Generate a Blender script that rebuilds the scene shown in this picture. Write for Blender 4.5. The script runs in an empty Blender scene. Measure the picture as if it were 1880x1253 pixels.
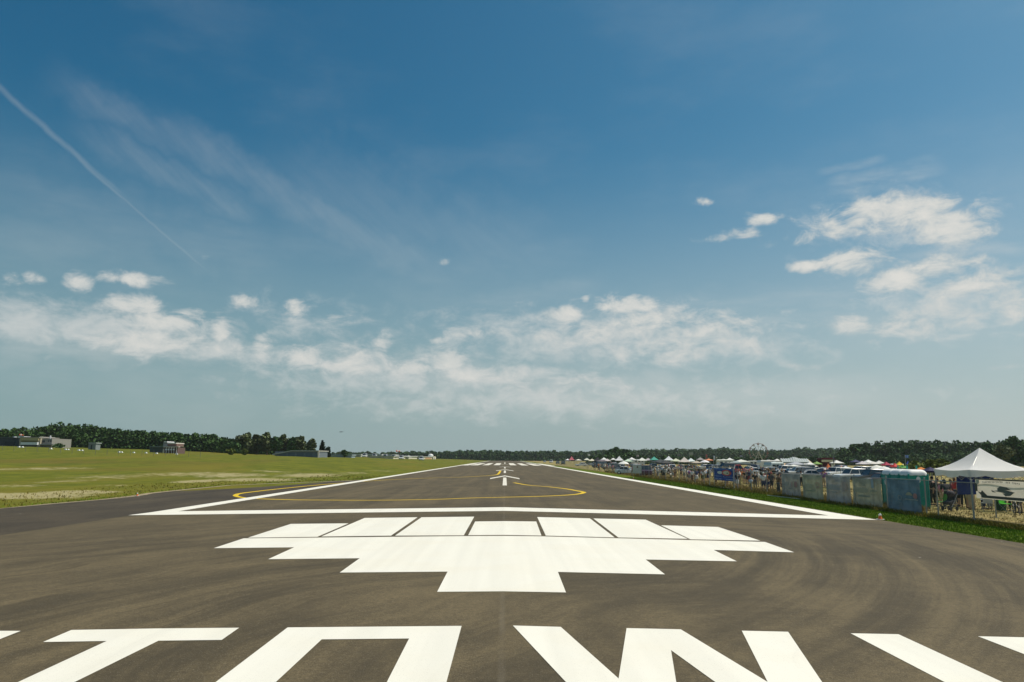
import bpy, bmesh, math, random
import numpy as np
from mathutils import Vector, Matrix
random.seed(7); rng = np.random.default_rng(7)
SC = bpy.context.scene
COL = SC.collection
R = math.radians
# ---------------------------------------------------------------- camera
F_PX, CX, CY = 1390.0, 940.0, 626.5
H = 2.6                                   # eye height above the crown of the runway
def _cam(px, py): return Vector(((px-CX)/F_PX, -(py-CY)/F_PX, -1.0))
_y = _cam(927, 842).normalized(); _h = _cam(1880, 847.3).normalized()
_z = _h.cross(_y).normalized()
if _z.y < 0: _z = -_z
_x = _y.cross(_z).normalized()
CAM_ROT = Matrix(((_x.x, _x.y, _x.z), (_y.x, _y.y, _y.z), (_z.x, _z.y, _z.z)))   # camera -> world
cd = bpy.data.cameras.new('camera'); cam = bpy.data.objects.new('camera', cd); COL.objects.link(cam)
cd.sensor_width = 36; cd.lens = F_PX/1880*36; cd.clip_start = 0.1; cd.clip_end = 20000
cam.matrix_world = Matrix.Translation((0, 0, H)) @ CAM_ROT.to_4x4()
SC.camera = cam
def ray(px, py): return (CAM_ROT @ _cam(px, py)).normalized()
def azel(px, py):
    d = ray(px, py); return math.degrees(math.atan2(d.x, d.y)), math.degrees(math.asin(d.z))
def project(p):
    v = CAM_ROT.transposed() @ (Vector(p)-Vector((0, 0, H)))
    return CX - v.x/v.z*F_PX, CY + v.y/v.z*F_PX
# ---------------------------------------------------------------- exposure, sun, sky
SC.view_settings.view_transform = 'Standard'; SC.view_settings.look = 'None'
SC.view_settings.exposure = 0.0; SC.view_settings.gamma = 1.0
SUN_AZ, SUN_EL = 74.0, 58.0              # azimuth measured clockwise from the runway direction
sd = bpy.data.lights.new('sun', 'SUN'); so = bpy.data.objects.new('sun', sd); COL.objects.link(so)
sd.energy = 4.2; sd.angle = R(0.53); sd.color = (1.0, 0.93, 0.81)
_s = Vector((math.sin(R(SUN_AZ))*math.cos(R(SUN_EL)), math.cos(R(SUN_AZ))*math.cos(R(SUN_EL)), math.sin(R(SUN_EL))))
so.rotation_euler = _s.to_track_quat('Z', 'Y').to_euler(); so.location = (60, -20, 80)
W = bpy.data.worlds.new('World'); SC.world = W; W.use_nodes = True
def nd(nt, kind, **kw):
    n = nt.nodes.new(kind)
    for k, v in kw.items():
        if k == 'ins':
            for i, x in v.items():
                if isinstance(x, bpy.types.NodeSocket): nt.links.new(x, n.inputs[i])
                else: n.inputs[i].default_value = x
        else: setattr(n, k, v)
    return n
def mth(nt, op, a, b=0.0, c=0.0, clamp=False):
    n = nt.nodes.new('ShaderNodeMath'); n.operation = op; n.use_clamp = clamp
    for i, x in enumerate((a, b, c)):
        if isinstance(x, bpy.types.NodeSocket): nt.links.new(x, n.inputs[i])
        else: n.inputs[i].default_value = x
    return n.outputs[0]
def mrange(nt, v, a, b, c, d, kind='SMOOTHSTEP'):
    n = nd(nt, 'ShaderNodeMapRange', interpolation_type=kind, ins={0: v, 1: a, 2: b, 3: c, 4: d}); return n.outputs[0]
def noise(nt, vec, scale, detail=4, rough=0.55, dist=0.0, dims='3D'):
    n = nd(nt, 'ShaderNodeTexNoise', noise_dimensions=dims, ins={'Vector': vec, 'Scale': scale, 'Detail': detail, 'Roughness': rough, 'Distortion': dist}); return n.outputs['Fac']
def mixc(nt, f, a, b, mode='MIX'):
    n = nt.nodes.new('ShaderNodeMix'); n.data_type = 'RGBA'; n.blend_type = mode
    for i, x in ((0, f), (6, a), (7, b)):
        if isinstance(x, bpy.types.NodeSocket): nt.links.new(x, n.inputs[i])
        else: n.inputs[i].default_value = (*x, 1) if isinstance(x, tuple) and len(x) == 3 else x
    return n.outputs[2]
def vmad(nt, v, mul, add):
    n = nd(nt, 'ShaderNodeVectorMath', operation='MULTIPLY_ADD'); nt.links.new(v, n.inputs[0]); n.inputs[1].default_value = mul; n.inputs[2].default_value = add; return n.outputs[0]
def blob(nt, v, cx, cy, rx, ry, amp, soft=0.0):
    m = vmad(nt, v, (1/rx, 1/ry, 0), (-cx/rx, -cy/ry, 0))
    l = nd(nt, 'ShaderNodeVectorMath', operation='LENGTH', ins={0: m}).outputs['Value']
    return mrange(nt, l, soft, 1.45, amp, 0.0)
W.cycles.sampling_method = 'MANUAL'; W.cycles.sample_map_resolution = 256
nt = W.node_tree; nt.nodes.clear()
sky = nd(nt, 'ShaderNodeTexSky', sky_type='NISHITA', sun_disc=False, sun_elevation=R(SUN_EL), sun_rotation=R(SUN_AZ), altitude=200, air_density=1.0, dust_density=1.6, ozone_density=1.6)
tc = nt.nodes.new('ShaderNodeTexCoord').outputs['Generated']
sx = nd(nt, 'ShaderNodeSeparateXYZ', ins={0: tc})
az = mth(nt, 'MULTIPLY', mth(nt, 'ARCTAN2', sx.outputs[0], sx.outputs[1]), 57.2958)
el = mth(nt, 'MULTIPLY', mth(nt, 'ARCSINE', sx.outputs[2]), 57.2958)
AE = nd(nt, 'ShaderNodeCombineXYZ', ins={0: az, 1: el}).outputs[0]
CUM = [(1640,388,105,40,1),(1750,420,75,42,.9),(1560,478,75,24,.9),(1490,488,48,12,.9),(1530,415,34,34,.7),
 (1650,515,60,24,.92),(1720,490,85,28,.8),(1790,525,120,30,.72),(1862,560,90,50,.6),(1560,598,56,22,.85),(1660,592,110,32,.62),(1760,570,130,46,.5),(1850,675,60,8,.55),
 (1410,403,44,15,.8),(1380,428,46,14,.58),(1292,371,27,9,.62),(1310,440,50,9,.42),(1465,440,44,18,.5),
 (1035,578,36,18,.95),(1075,550,9,8,.75),(1150,560,66,20,.82),(1190,590,95,22,.78),(1100,612,140,28,.68),(1290,602,135,30,.62),(1250,640,190,28,.6),(880,612,80,12,.5),
 (825,668,38,28,.95),(750,677,62,18,.82),(870,690,130,20,.8),(1000,706,170,22,.55),(800,625,18,7,.72),(1470,675,50,15,.42),
 (240,514,58,15,.85),(140,518,32,22,.92),(65,511,24,14,.72),(12,514,34,14,.55),(245,560,64,24,.92),(300,590,95,22,.85),(345,574,44,12,.62),
 (280,628,150,24,.85),(402,608,20,28,.92),(540,562,25,20,1),(450,553,27,13,.68),
 (612,580,34,16,.62),(480,632,23,30,.88),(440,642,24,14,.75),(556,656,40,26,.86),(650,662,50,28,.72),(702,640,22,26,.84),(630,675,90,16,.82),
 (820,481,15,8,.50),(375,471,11,6,.42),]
def px_blob(b):
    x, y, rx, ry, a = b
    c = azel(x, y); l = azel(x-rx, y); r = azel(x+rx, y); t = azel(x, y-ry); u = azel(x, y+ry)
    return c[0], c[1], max(.3, (r[0]-l[0])/2)*1.22, max(.2, (t[1]-u[1])/2)*1.22, (a*.84 if rx <= 34 else a)
mask = None
for b in CUM:
    v = blob(nt, AE, *px_blob(b))
    mask = v if mask is None else mth(nt, 'MAXIMUM', mask, v)
cv = vmad(nt, AE, (0.62, 1.15, 0), (3.1, 1.7, 0))
n1 = noise(nt, cv, 0.66, 8, 0.66, 0.35)
dens = mth(nt, 'MULTIPLY_ADD', mth(nt, 'SUBTRACT', n1, 0.5), 3.1, mth(nt, 'MULTIPLY', mask, 1.55))
cum = mth(nt, 'MULTIPLY', mrange(nt, dens, 0.32, 1.30, 0.0, 1.0), mrange(nt, mask, 0.0, .12, 0, 1))
m2 = None
for b in [(140, 605, 300, 48, .9), (350, 640, 200, 26, .8), (640, 665, 230, 42, .62), (880, 690, 220, 26, .85), (1100, 620, 330, 62, .72), (1320, 640, 180, 40, .7), (760, 700, 330, 30, .78), (1050, 735, 520, 40, .74), (1750, 560, 210, 70, .72), (1640, 410, 190, 60, .55), (560, 600, 150, 60, .42)]:
    v = blob(nt, AE, *px_blob(b)); m2 = v if m2 is None else mth(nt, 'MAXIMUM', m2, v)
sheet_ = mrange(nt, mth(nt, 'MULTIPLY_ADD', mth(nt, 'SUBTRACT', n1, 0.5), 1.9, m2), 0.05, 1.10, 0.0, 0.74)
sheet_ = mth(nt, 'MULTIPLY', sheet_, mrange(nt, m2, 0.0, .2, 0, 1))
# thin cirrus bands and a contrail, laid out as straight streaks across the sky
wobn = mth(nt, 'SUBTRACT', noise(nt, vmad(nt, AE, (.3, .3, 0), (9, 4, 0)), 1.0, 3, .6), .5)
def fibre(ang, off):
    v = nd(nt, 'ShaderNodeVectorRotate', rotation_type='Z_AXIS', ins={0: AE, 3: R(ang)}).outputs[0]
    return mrange(nt, noise(nt, vmad(nt, v, (.2, 1.1, 0), (off, 7, 0)), 1.0, 5, .62), .3, .7, 0, 1, 'LINEAR')
FIB = [fibre(38, 1), fibre(2, 5)]
def streak(p, q, w, a, vary=0.5):
    (ax, ay), (bx, by) = azel(*p), azel(*q)
    L = math.hypot(bx-ax, by-ay); ux, uy = (bx-ax)/L, (by-ay)/L
    f = FIB[0] if uy < -.25 else FIB[1]
    s = nd(nt, 'ShaderNodeVectorMath', operation='DOT_PRODUCT', ins={0: AE, 1: (ux, uy, 0)}).outputs['Value']
    t = nd(nt, 'ShaderNodeVectorMath', operation='DOT_PRODUCT', ins={0: AE, 1: (-uy, ux, 0)}).outputs['Value']
    t = mth(nt, 'ABSOLUTE', mth(nt, 'ADD', mth(nt, 'MULTIPLY_ADD', wobn, w*1.8, ax*uy-ay*ux), t))
    across = mrange(nt, t, 0.0, w, a, 0.0)
    s = mth(nt, 'ABSOLUTE', mth(nt, 'SUBTRACT', s, ax*ux+ay*uy+L/2))
    along = mrange(nt, s, L*.30, L*.62, 1, 0)
    return mth(nt, 'MULTIPLY', mth(nt, 'MULTIPLY', across, along), mth(nt, 'MULTIPLY_ADD', f, vary, 1-vary))
thin = streak((-60, 105), (240, 370), .30, .17, .5)
for st in [((60, 212), (385, 500), .20, .17, .4), ((100, 150), (480, 330), 1.7, .12, .5), ((300, 230), (800, 500), 2.1, .15, .5), ((150, 230), (470, 400), 1.9, .13, .7), ((-40, 330), (520, 480), 3.4, .10, .6),
           ((500, 300), (1000, 470), 5.0, .08, .5), ((1520, 352), (1730, 300), 1.1, .34, .9), ((1500, 318), (1625, 292), .5, .22, .9), ((1640, 345), (1780, 380), 1.4, .22, .9), ((1640, 470), (1900, 448), .8, .3, .9), ((1200, 560), (1700, 535), 1.6, .18, .9), ((1250,600),(1560,575), 1.0,.25,.9),
           ((850, 560), (1100, 520), 1.6, .12, .7), ((620, 690), (1700, 735), 2.6, .38, .5), ((640,735),(1500,745),1.8,.25,.5), ((-50, 690), (700, 700), 1.6, .16, .8), ((-50, 640), (420, 640), 1.9, .35, .6)]:
    thin = mth(nt, 'MAXIMUM', thin, streak(*st))
thin = mth(nt, 'MAXIMUM', thin, sheet_)
veil = mth(nt, 'MULTIPLY', mrange(nt, noise(nt, vmad(nt, AE, (.05, .12, 0), (0, 2, 0)), 1.0, 6, .6), .45, .75, 0, .16), mrange(nt, el, 3, 30, 1, .4))
thin = mth(nt, 'MAXIMUM', thin, veil)
# clear sky graded like the photograph: deeper on the side away from the sun, milky low down
sep = nd(nt, 'ShaderNodeSeparateColor', ins={0: sky.outputs[0]})
GRADE = ((1.0, 1.55, .33), (1.0, 1.15, .75), (1.0, 1.0, 1.0))   # per channel: input scale, contrast, gain
chs = [mth(nt, 'MULTIPLY', mth(nt, 'POWER', sep.outputs[i], g[1]), g[2]) for i, g in enumerate(GRADE)]
cc = nd(nt, 'ShaderNodeCombineColor', ins={0: chs[0], 1: chs[1], 2: chs[2]}).outputs[0]
sunside = nd(nt, 'ShaderNodeVectorMath', operation='DOT_PRODUCT', ins={0: tc, 1: (math.sin(R(112)), math.cos(R(112)), 0)}).outputs['Value']
sfac = mrange(nt, sunside, -.8, .2, 0, 1, 'LINEAR')
cc = mixc(nt, 1.0, cc, mixc(nt, sfac, (.35, .72, .715), (.67, .82, .79)), 'MULTIPLY')
cc = mixc(nt, mrange(nt, el, -3, 25, .88, 0), cc, mixc(nt, sfac, (2.95, 3.95, 4.05), (4.75, 5.35, 5.35)))
cloudcol = (6.6, 6.7, 6.5)
c1 = mixc(nt, thin, cc, cloudcol)
shade = mixc(nt, mrange(nt, dens, .6, 1.9, 0, 1), (5.7, 6.0, 5.9), (7.6, 7.4, 6.9))
c2 = mixc(nt, mth(nt, 'MULTIPLY', cum, mrange(nt, el, 1, 14, .62, .92)), c1, shade)
bg = nd(nt, 'ShaderNodeBackground', ins={0: c2, 1: 0.1})
nd(nt, 'ShaderNodeOutputWorld', ins={0: bg.outputs[0]})
# ---------------------------------------------------------------- helpers
def mat(name, col, rough=0.7, var=0.12, scale=3.0, metal=0.0, bump=0.0, island=0.0, spec=0.3, alpha=None, coat=0.0):
    m = bpy.data.materials.new(name); m.use_nodes = True; t = m.node_tree; b = t.nodes['Principled BSDF']
    b.inputs['Roughness'].default_value = rough; b.inputs['Metallic'].default_value = metal; b.inputs['Specular IOR Level'].default_value = spec
    b.inputs['Coat Weight'].default_value = coat
    o = t.nodes.new('ShaderNodeTexCoord').outputs['Object']
    f = noise(t, o, scale, 5, .6)
    lo = tuple(c*(1-var) for c in col); hi = tuple(min(1, c*(1+var)) for c in col)
    c = mixc(t, mrange(t, f, .3, .7, 0, 1, 'LINEAR'), lo, hi)
    if island:
        g = t.nodes.new('ShaderNodeNewGeometry').outputs['Random Per Island']
        c = mixc(t, 1.0, c, nd(t, 'ShaderNodeCombineColor', ins={0: mrange(t, g, 0, 1, 1-island, 1+island, 'LINEAR'), 1: mrange(t, g, 0, 1, 1-island, 1+island, 'LINEAR'), 2: mrange(t, g, 0, 1, 1-island, 1+island*.8, 'LINEAR')}).outputs[0], 'MULTIPLY')
    t.links.new(c, b.inputs['Base Color'])
    if bump:
        bn = nd(t, 'ShaderNodeBump', ins={'Strength': bump, 'Distance': .02, 'Height': f}); t.links.new(bn.outputs[0], b.inputs['Normal'])
    if alpha is not None: b.inputs['Alpha'].default_value = alpha
    return m
_mc = {}
def see_light(m, w=.4):
    t = m.node_tree; b = t.nodes['Principled BSDF']; out = t.nodes['Material Output']
    tr = t.nodes.new('ShaderNodeBsdfTranslucent'); src = b.inputs['Base Color']
    if src.is_linked: t.links.new(src.links[0].from_socket, tr.inputs[0])
    else: tr.inputs[0].default_value = src.default_value
    mx = nd(t, 'ShaderNodeMixShader', ins={0: w}); t.links.new(b.outputs[0], mx.inputs[1]); t.links.new(tr.outputs[0], mx.inputs[2])
    if b.inputs['Alpha'].default_value < 1:
        al = b.inputs['Alpha'].default_value; b.inputs['Alpha'].default_value = 1; tp = t.nodes.new('ShaderNodeBsdfTransparent')
        m2 = nd(t, 'ShaderNodeMixShader', ins={0: al}); t.links.new(tp.outputs[0], m2.inputs[1]); t.links.new(mx.outputs[0], m2.inputs[2]); mx = m2
    t.links.new(mx.outputs[0], out.inputs[0]); return m
def flat(col, rough=.8, **k):
    key = (tuple(round(c, 3) for c in col), rough, tuple(sorted(k.items())))
    if key not in _mc: _mc[key] = mat('paint_or_cloth_%d' % len(_mc), col, rough, **k)
    return _mc[key]
class MB:
    def __init__(s): s.v = []; s.f = []; s.m = []
    def add(s, vs, fs, mi=0):
        k = len(s.v); s.v += [tuple(v) for v in vs]; s.f += [tuple(i+k for i in f) for f in fs]; s.m += [mi]*len(fs); return s
    def box(s, x0, x1, y0, y1, z0, z1, mi=0, M=None):
        vs = [Vector((x, y, z)) for z in (z0, z1) for y in (y0, y1) for x in (x0, x1)]
        if M: vs = [M @ v for v in vs]
        return s.add(vs, [(0, 2, 3, 1), (4, 5, 7, 6), (0, 1, 5, 4), (2, 6, 7, 3), (0, 4, 6, 2), (1, 3, 7, 5)], mi)
    def tube(s, pts, r, n=6, mi=0, caps=True):
        pts = [Vector(p) for p in pts]; rs = r if isinstance(r, (list, tuple)) else [r]*len(pts); vs = []
        for i, p in enumerate(pts):
            d = (pts[min(i+1, len(pts)-1)]-pts[max(i-1, 0)]).normalized()
            a = d.orthogonal().normalized() if i == 0 else (pa - d*pa.dot(d)).normalized()
            pa = a; b = d.cross(a)
            vs += [p+(a*math.cos(2*math.pi*k/n)+b*math.sin(2*math.pi*k/n))*rs[i] for k in range(n)]
        fs = [(i*n+k, i*n+(k+1) % n, (i+1)*n+(k+1) % n, (i+1)*n+k) for i in range(len(pts)-1) for k in range(n)]
        if caps: fs += [tuple(range(n-1, -1, -1)), tuple(range((len(pts)-1)*n, len(pts)*n))]
        return s.add(vs, fs, mi)
    def prism(s, prof, y0, y1, mi=0, axis='y', inset=None):
        # prof: list of (a, z); extruded along y (profile in xz) or along x (profile in yz)
        P = (lambda a, t, z: (a, t, z)) if axis == 'y' else (lambda a, t, z: (t, a, z))
        n = len(prof)
        vs = [P(a, y0, z) for a, z in prof]+[P(a, y1, z) for a, z in prof]
        fs = [(i, (i+1) % n, n+(i+1) % n, n+i) for i in range(n)]+[tuple(range(n-1, -1, -1)), tuple(range(n, 2*n))]
        return s.add(vs, fs, mi)
    def ball(s, c, r, n=8, m=6, mi=0):
        rx, ry, rz = r if isinstance(r, tuple) else (r, r, r); vs = [(c[0], c[1], c[2]-rz)]
        for j in range(1, m):
            t = -math.pi/2+math.pi*j/m
            vs += [(c[0]+rx*math.cos(t)*math.cos(2*math.pi*k/n), c[1]+ry*math.cos(t)*math.sin(2*math.pi*k/n), c[2]+rz*math.sin(t)) for k in range(n)]
        vs.append((c[0], c[1], c[2]+rz)); L = len(vs)-1
        fs = [(0, 1+(k+1) % n, 1+k) for k in range(n)]+[(L, 1+(m-2)*n+k, 1+(m-2)*n+(k+1) % n) for k in range(n)]
        fs += [(1+j*n+k, 1+j*n+(k+1) % n, 1+(j+1)*n+(k+1) % n, 1+(j+1)*n+k) for j in range(m-2) for k in range(n)]
        return s.add(vs, fs, mi)
    def mesh(s, name, smooth=False):
        me = bpy.data.meshes.new(name); me.from_pydata(s.v, [], s.f); me.update()
        if any(s.m): me.polygons.foreach_set('material_index', s.m)
        bm = bmesh.new(); bm.from_mesh(me); bmesh.ops.recalc_face_normals(bm, faces=bm.faces); bm.to_mesh(me); bm.free()
        if smooth: me.polygons.foreach_set('use_smooth', [True]*len(me.polygons))
        return me
def link(name, me, mats, parent=None, smooth=False):
    if isinstance(me, MB): me = me.mesh(name, smooth)
    o = bpy.data.objects.new(name, me); COL.objects.link(o)
    for m in (mats if isinstance(mats, (list, tuple)) else [mats]): o.data.materials.append(m)
    if parent: o.parent = parent
    return o
def tag(o, label, cat, group=None, kind=None):
    if label: o['label'] = label
    if cat: o['category'] = cat
    if group: o['group'] = group
    if kind: o['kind'] = kind
    return o
def empty(name, loc, rz=0, label=None, cat=None, group=None, scale=1):
    o = bpy.data.objects.new(name, None); COL.objects.link(o); o.location = loc; o.rotation_euler = (0, 0, rz); o.empty_display_size = .3
    o.scale = (scale,)*3
    return tag(o, label, cat, group)
def copy_tree(o, parent=None):
    c = o.copy(); COL.objects.link(c)
    if parent is not None: c.parent = parent
    for ch in list(o.children): copy_tree(ch, c)
    return c
def override(o, m, slot=0):
    o.material_slots[slot].link = 'OBJECT'; o.material_slots[slot].material = m
# ---------------------------------------------------------------- terrain
CR = 0.012
def crown(x): return -CR*min(abs(x), 18.0)
GZ = -0.25
def sstep(a, b, x):
    t = min(1, max(0, (x-a)/(b-a))); return t*t*(3-2*t)
def vnoise(x, y):
    return math.sin(x*.31+1.7*math.sin(y*.13))*math.sin(y*.23+1.3*math.sin(x*.17+2))
def terr(x, y):
    z = GZ
    if x < 0:
        u = -x
        g = np.interp(u, [18, 30, 41, 54, 73, 90, 112, 129, 167, 400], [0, .8, 1.6, 2.3, 3.05, 3.45, 3.95, 4.6, 6.0, 7.0])
        z += float(g)*sstep(35, 250, y)*(1-.45*sstep(430, 900, y))
        z += (.07*vnoise(x, y)+.03)*sstep(29, 36, u)
        z += .10*vnoise(x*.3, y*.3)*sstep(40, 80, u)
    else:
        z += .04*vnoise(x, y)*sstep(19, 24, x)
    return z
def back(px, py, zf=terr, dz=0.0, tmax=6000):
    d = ray(px, py); t = 5.0; prev = 0.0
    # march until the ray passes under the surface, then bisect
    while t < tmax:
        p = Vector((0, 0, H))+d*t
        if p.z < zf(p.x, p.y)+dz:
            lo, hi = prev, t
            for _ in range(30):
                m = (lo+hi)/2; q = Vector((0, 0, H))+d*m
                if q.z < zf(q.x, q.y)+dz: hi = m
                else: lo = m
            return Vector((0, 0, H))+d*hi
        prev = t; t *= 1.02
    p = Vector((0, 0, H))+d*tmax; return p
cz = lambda x, y: crown(x)
PLANE = lambda x, y: GZ
def at_depth(px, Y, zf=terr):             # the ground point in the column px of the photograph at distance Y
    d = ray(px, 850); x = d.x/d.y*Y; return Vector((x, Y, zf(x, Y)))
def grid_axis(parts):
    out = []
    for a, b, s in parts:
        n = max(1, round((b-a)/s)); out += [a+(b-a)*i/n for i in range(n)]
    return out+[parts[-1][1]]
xs = grid_axis([(-3500, -700, 200), (-700, -200, 25), (-200, -60, 4), (-60, -16, 1.1), (-16, 16, 16), (16, 40, 1.2), (40, 120, 8), (120, 700, 50), (700, 3500, 200)])
ys = grid_axis([(-300, -20, 40), (-20, 20, 4), (20, 110, 1.5), (110, 300, 5), (300, 700, 20), (700, 2000, 100), (2000, 6000, 500)])
vs = [(x, y, terr(x, y)) for y in ys for x in xs]; nx = len(xs)
fs = [(j*nx+i, j*nx+i+1, (j+1)*nx+i+1, (j+1)*nx+i) for j in range(len(ys)-1) for i in range(nx-1)]
me = bpy.data.meshes.new('ground'); me.from_pydata(vs, [], fs); me.polygons.foreach_set('use_smooth', [True]*len(fs))
GM = bpy.data.materials.new('meadow_ground'); GM.use_nodes = True; t = GM.node_tree; b = t.nodes['Principled BSDF']
b.inputs['Roughness'].default_value = .95; b.inputs['Specular IOR Level'].default_value = .1
P = t.nodes.new('ShaderNodeTexCoord').outputs['Object']; S = nd(t, 'ShaderNodeSeparateXYZ', ins={0: P})
X, Y = S.outputs[0], S.outputs[1]
big = noise(t, vmad(t, P, (1, .28, 1), (0, 0, 0)), .045, 5, .6, .4); mid = noise(t, vmad(t, P, (1, .5, 1), (5, 0, 0)), .35, 6, .62); fine = noise(t, P, 5.5, 5, .7); fin2 = noise(t, P, 26, 3, .7)
G1 = (.088, .108, .008); G2 = (.165, .170, .014); OL = (.185, .150, .020); DRY = (.44, .36, .20); SAND = (.44, .375, .22)
c = mixc(t, mrange(t, mid, .33, .68, 0, 1), G1, G2)
c = mixc(t, mrange(t, big, .47, .66, 0, .75), c, OL)
c = mixc(t, mth(t, 'MULTIPLY', mrange(t, fine, .42, .75, 0, 1), .35), c, (.21, .20, .05))
c = mixc(t, mrange(t, fin2, .35, .6, .30, 0), c, (.045, .055, .006))
# pale sandy scars beside the pad, placed on the ground
def gb(px, py, rx, ry, a):
    p = back(px, py); q = back(px+rx, py); u = back(px, py+ry); v = back(px, py-ry)
    return blob(t, P, p.x, (u.y+v.y)/2, max(.6, abs(q.x-p.x)), max(.6, (v.y-u.y)/2)*1.45, a, .1)
sm = None
for g in [(40, 911, 150, 6, 1.15), (150, 904, 90, 3.2, 1.0), (95, 861, 110, 3.2, .55), (10, 862, 60, 4, .5), (30, 893, 90, 4, .5), (120, 884, 70, 6, .50), (200, 876, 120, 5, .52), (330, 871, 110, 5, .58), (420, 873, 120, 5, .66), (470, 881, 110, 3.5, .8),
          (570, 873, 90, 4.5, .72), (360, 884, 55, 3.2, .95), (650, 869, 60, 3, .5), (220, 892, 100, 2, .45), (500, 866, 100, 2, .5), (170, 839, 60, 1.2, .3), (700,865,60,2,.45)]:
    v = gb(*g); sm = v if sm is None else mth(t, 'MAXIMUM', sm, v)
wn = mth(t, 'ADD', mth(t, 'MULTIPLY', mth(t, 'SUBTRACT', noise(t, vmad(t, P, (1, .55, 1), (2, 0, 0)), .9, 7, .68), .5), 2.1), mth(t, 'MULTIPLY', sm, 1.35))
sf = mth(t, 'MULTIPLY', mrange(t, wn, .45, .95, 0, 1), mrange(t, sm, .02, .3, 0, 1))
c = mixc(t, mth(t, 'MULTIPLY', sf, .85), c, mixc(t, mrange(t, fine, .35, .65, 0, 1), (.31, .27, .11), SAND))
# dark brownish strips of mown stalks
bs = None
for g in [(100, 848, 190, 4, .7), (230, 862, 160, 2.6, .4), (480, 846, 60, 2, .5), (330, 850, 160, 3, .5)]:
    v = gb(*g); bs = v if bs is None else mth(t, 'MAXIMUM', bs, v)
c = mixc(t, mth(t, 'MULTIPLY', mth(t, 'MULTIPLY', bs, mrange(t, mid, .3, .6, .3, 1)), .8), c, (.135, .088, .026))
# right side: mown green verge, tan fence line, straw coloured showground
edge = mth(t, 'ADD', X, mth(t, 'MULTIPLY', mth(t, 'SUBTRACT', noise(t, P, .8, 5, .6), .5), 1.6))
rg = mixc(t, mrange(t, mid, .35, .65, 0, 1), (.080, .125, .004), (.130, .175, .008))
rg = mixc(t, mrange(t, fin2, .35, .6, .4, 0), rg, (.035, .055, .004))
c = mixc(t, mrange(t, X, 16, 17.5, 0, 1), c, rg)
c = mixc(t, mrange(t, edge, 20.6, 21.8, 0, .8), c, (.15, .115, .028))
straw = mixc(t, mrange(t, mid, .36, .6, 0, 1), (.19, .165, .055), (.35, .275, .115))
straw = mixc(t, mrange(t, noise(t, P, .16, 4, .6), .52, .66, 0, .7), straw, (.13, .15, .035))
c = mixc(t, mrange(t, edge, 22.0, 23.2, 0, 1), c, straw)
# gravelly shoulder along both pavement edges
sh = mth(t, 'ADD', X, mth(t, 'MULTIPLY', mth(t, 'SUBTRACT', noise(t, P, 1.3, 4, .6), .5), .5))
c = mixc(t, mth(t, 'MULTIPLY', mrange(t, sh, 18.15, 18.4, .8, 0), mrange(t, X, 17.3, 17.5, 0, 1)), c, (.27, .22, .15))
t.links.new(c, b.inputs['Base Color'])
bn = nd(t, 'ShaderNodeBump', ins={'Strength': .55, 'Distance': .12, 'Height': mth(t, 'ADD', fine, mth(t, 'MULTIPLY', mid, 2.0))}); t.links.new(bn.outputs[0], b.inputs['Normal'])
me.materials.append(GM); o = bpy.data.objects.new('ground', me); COL.objects.link(o); tag(o, None, None, kind='structure')
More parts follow.
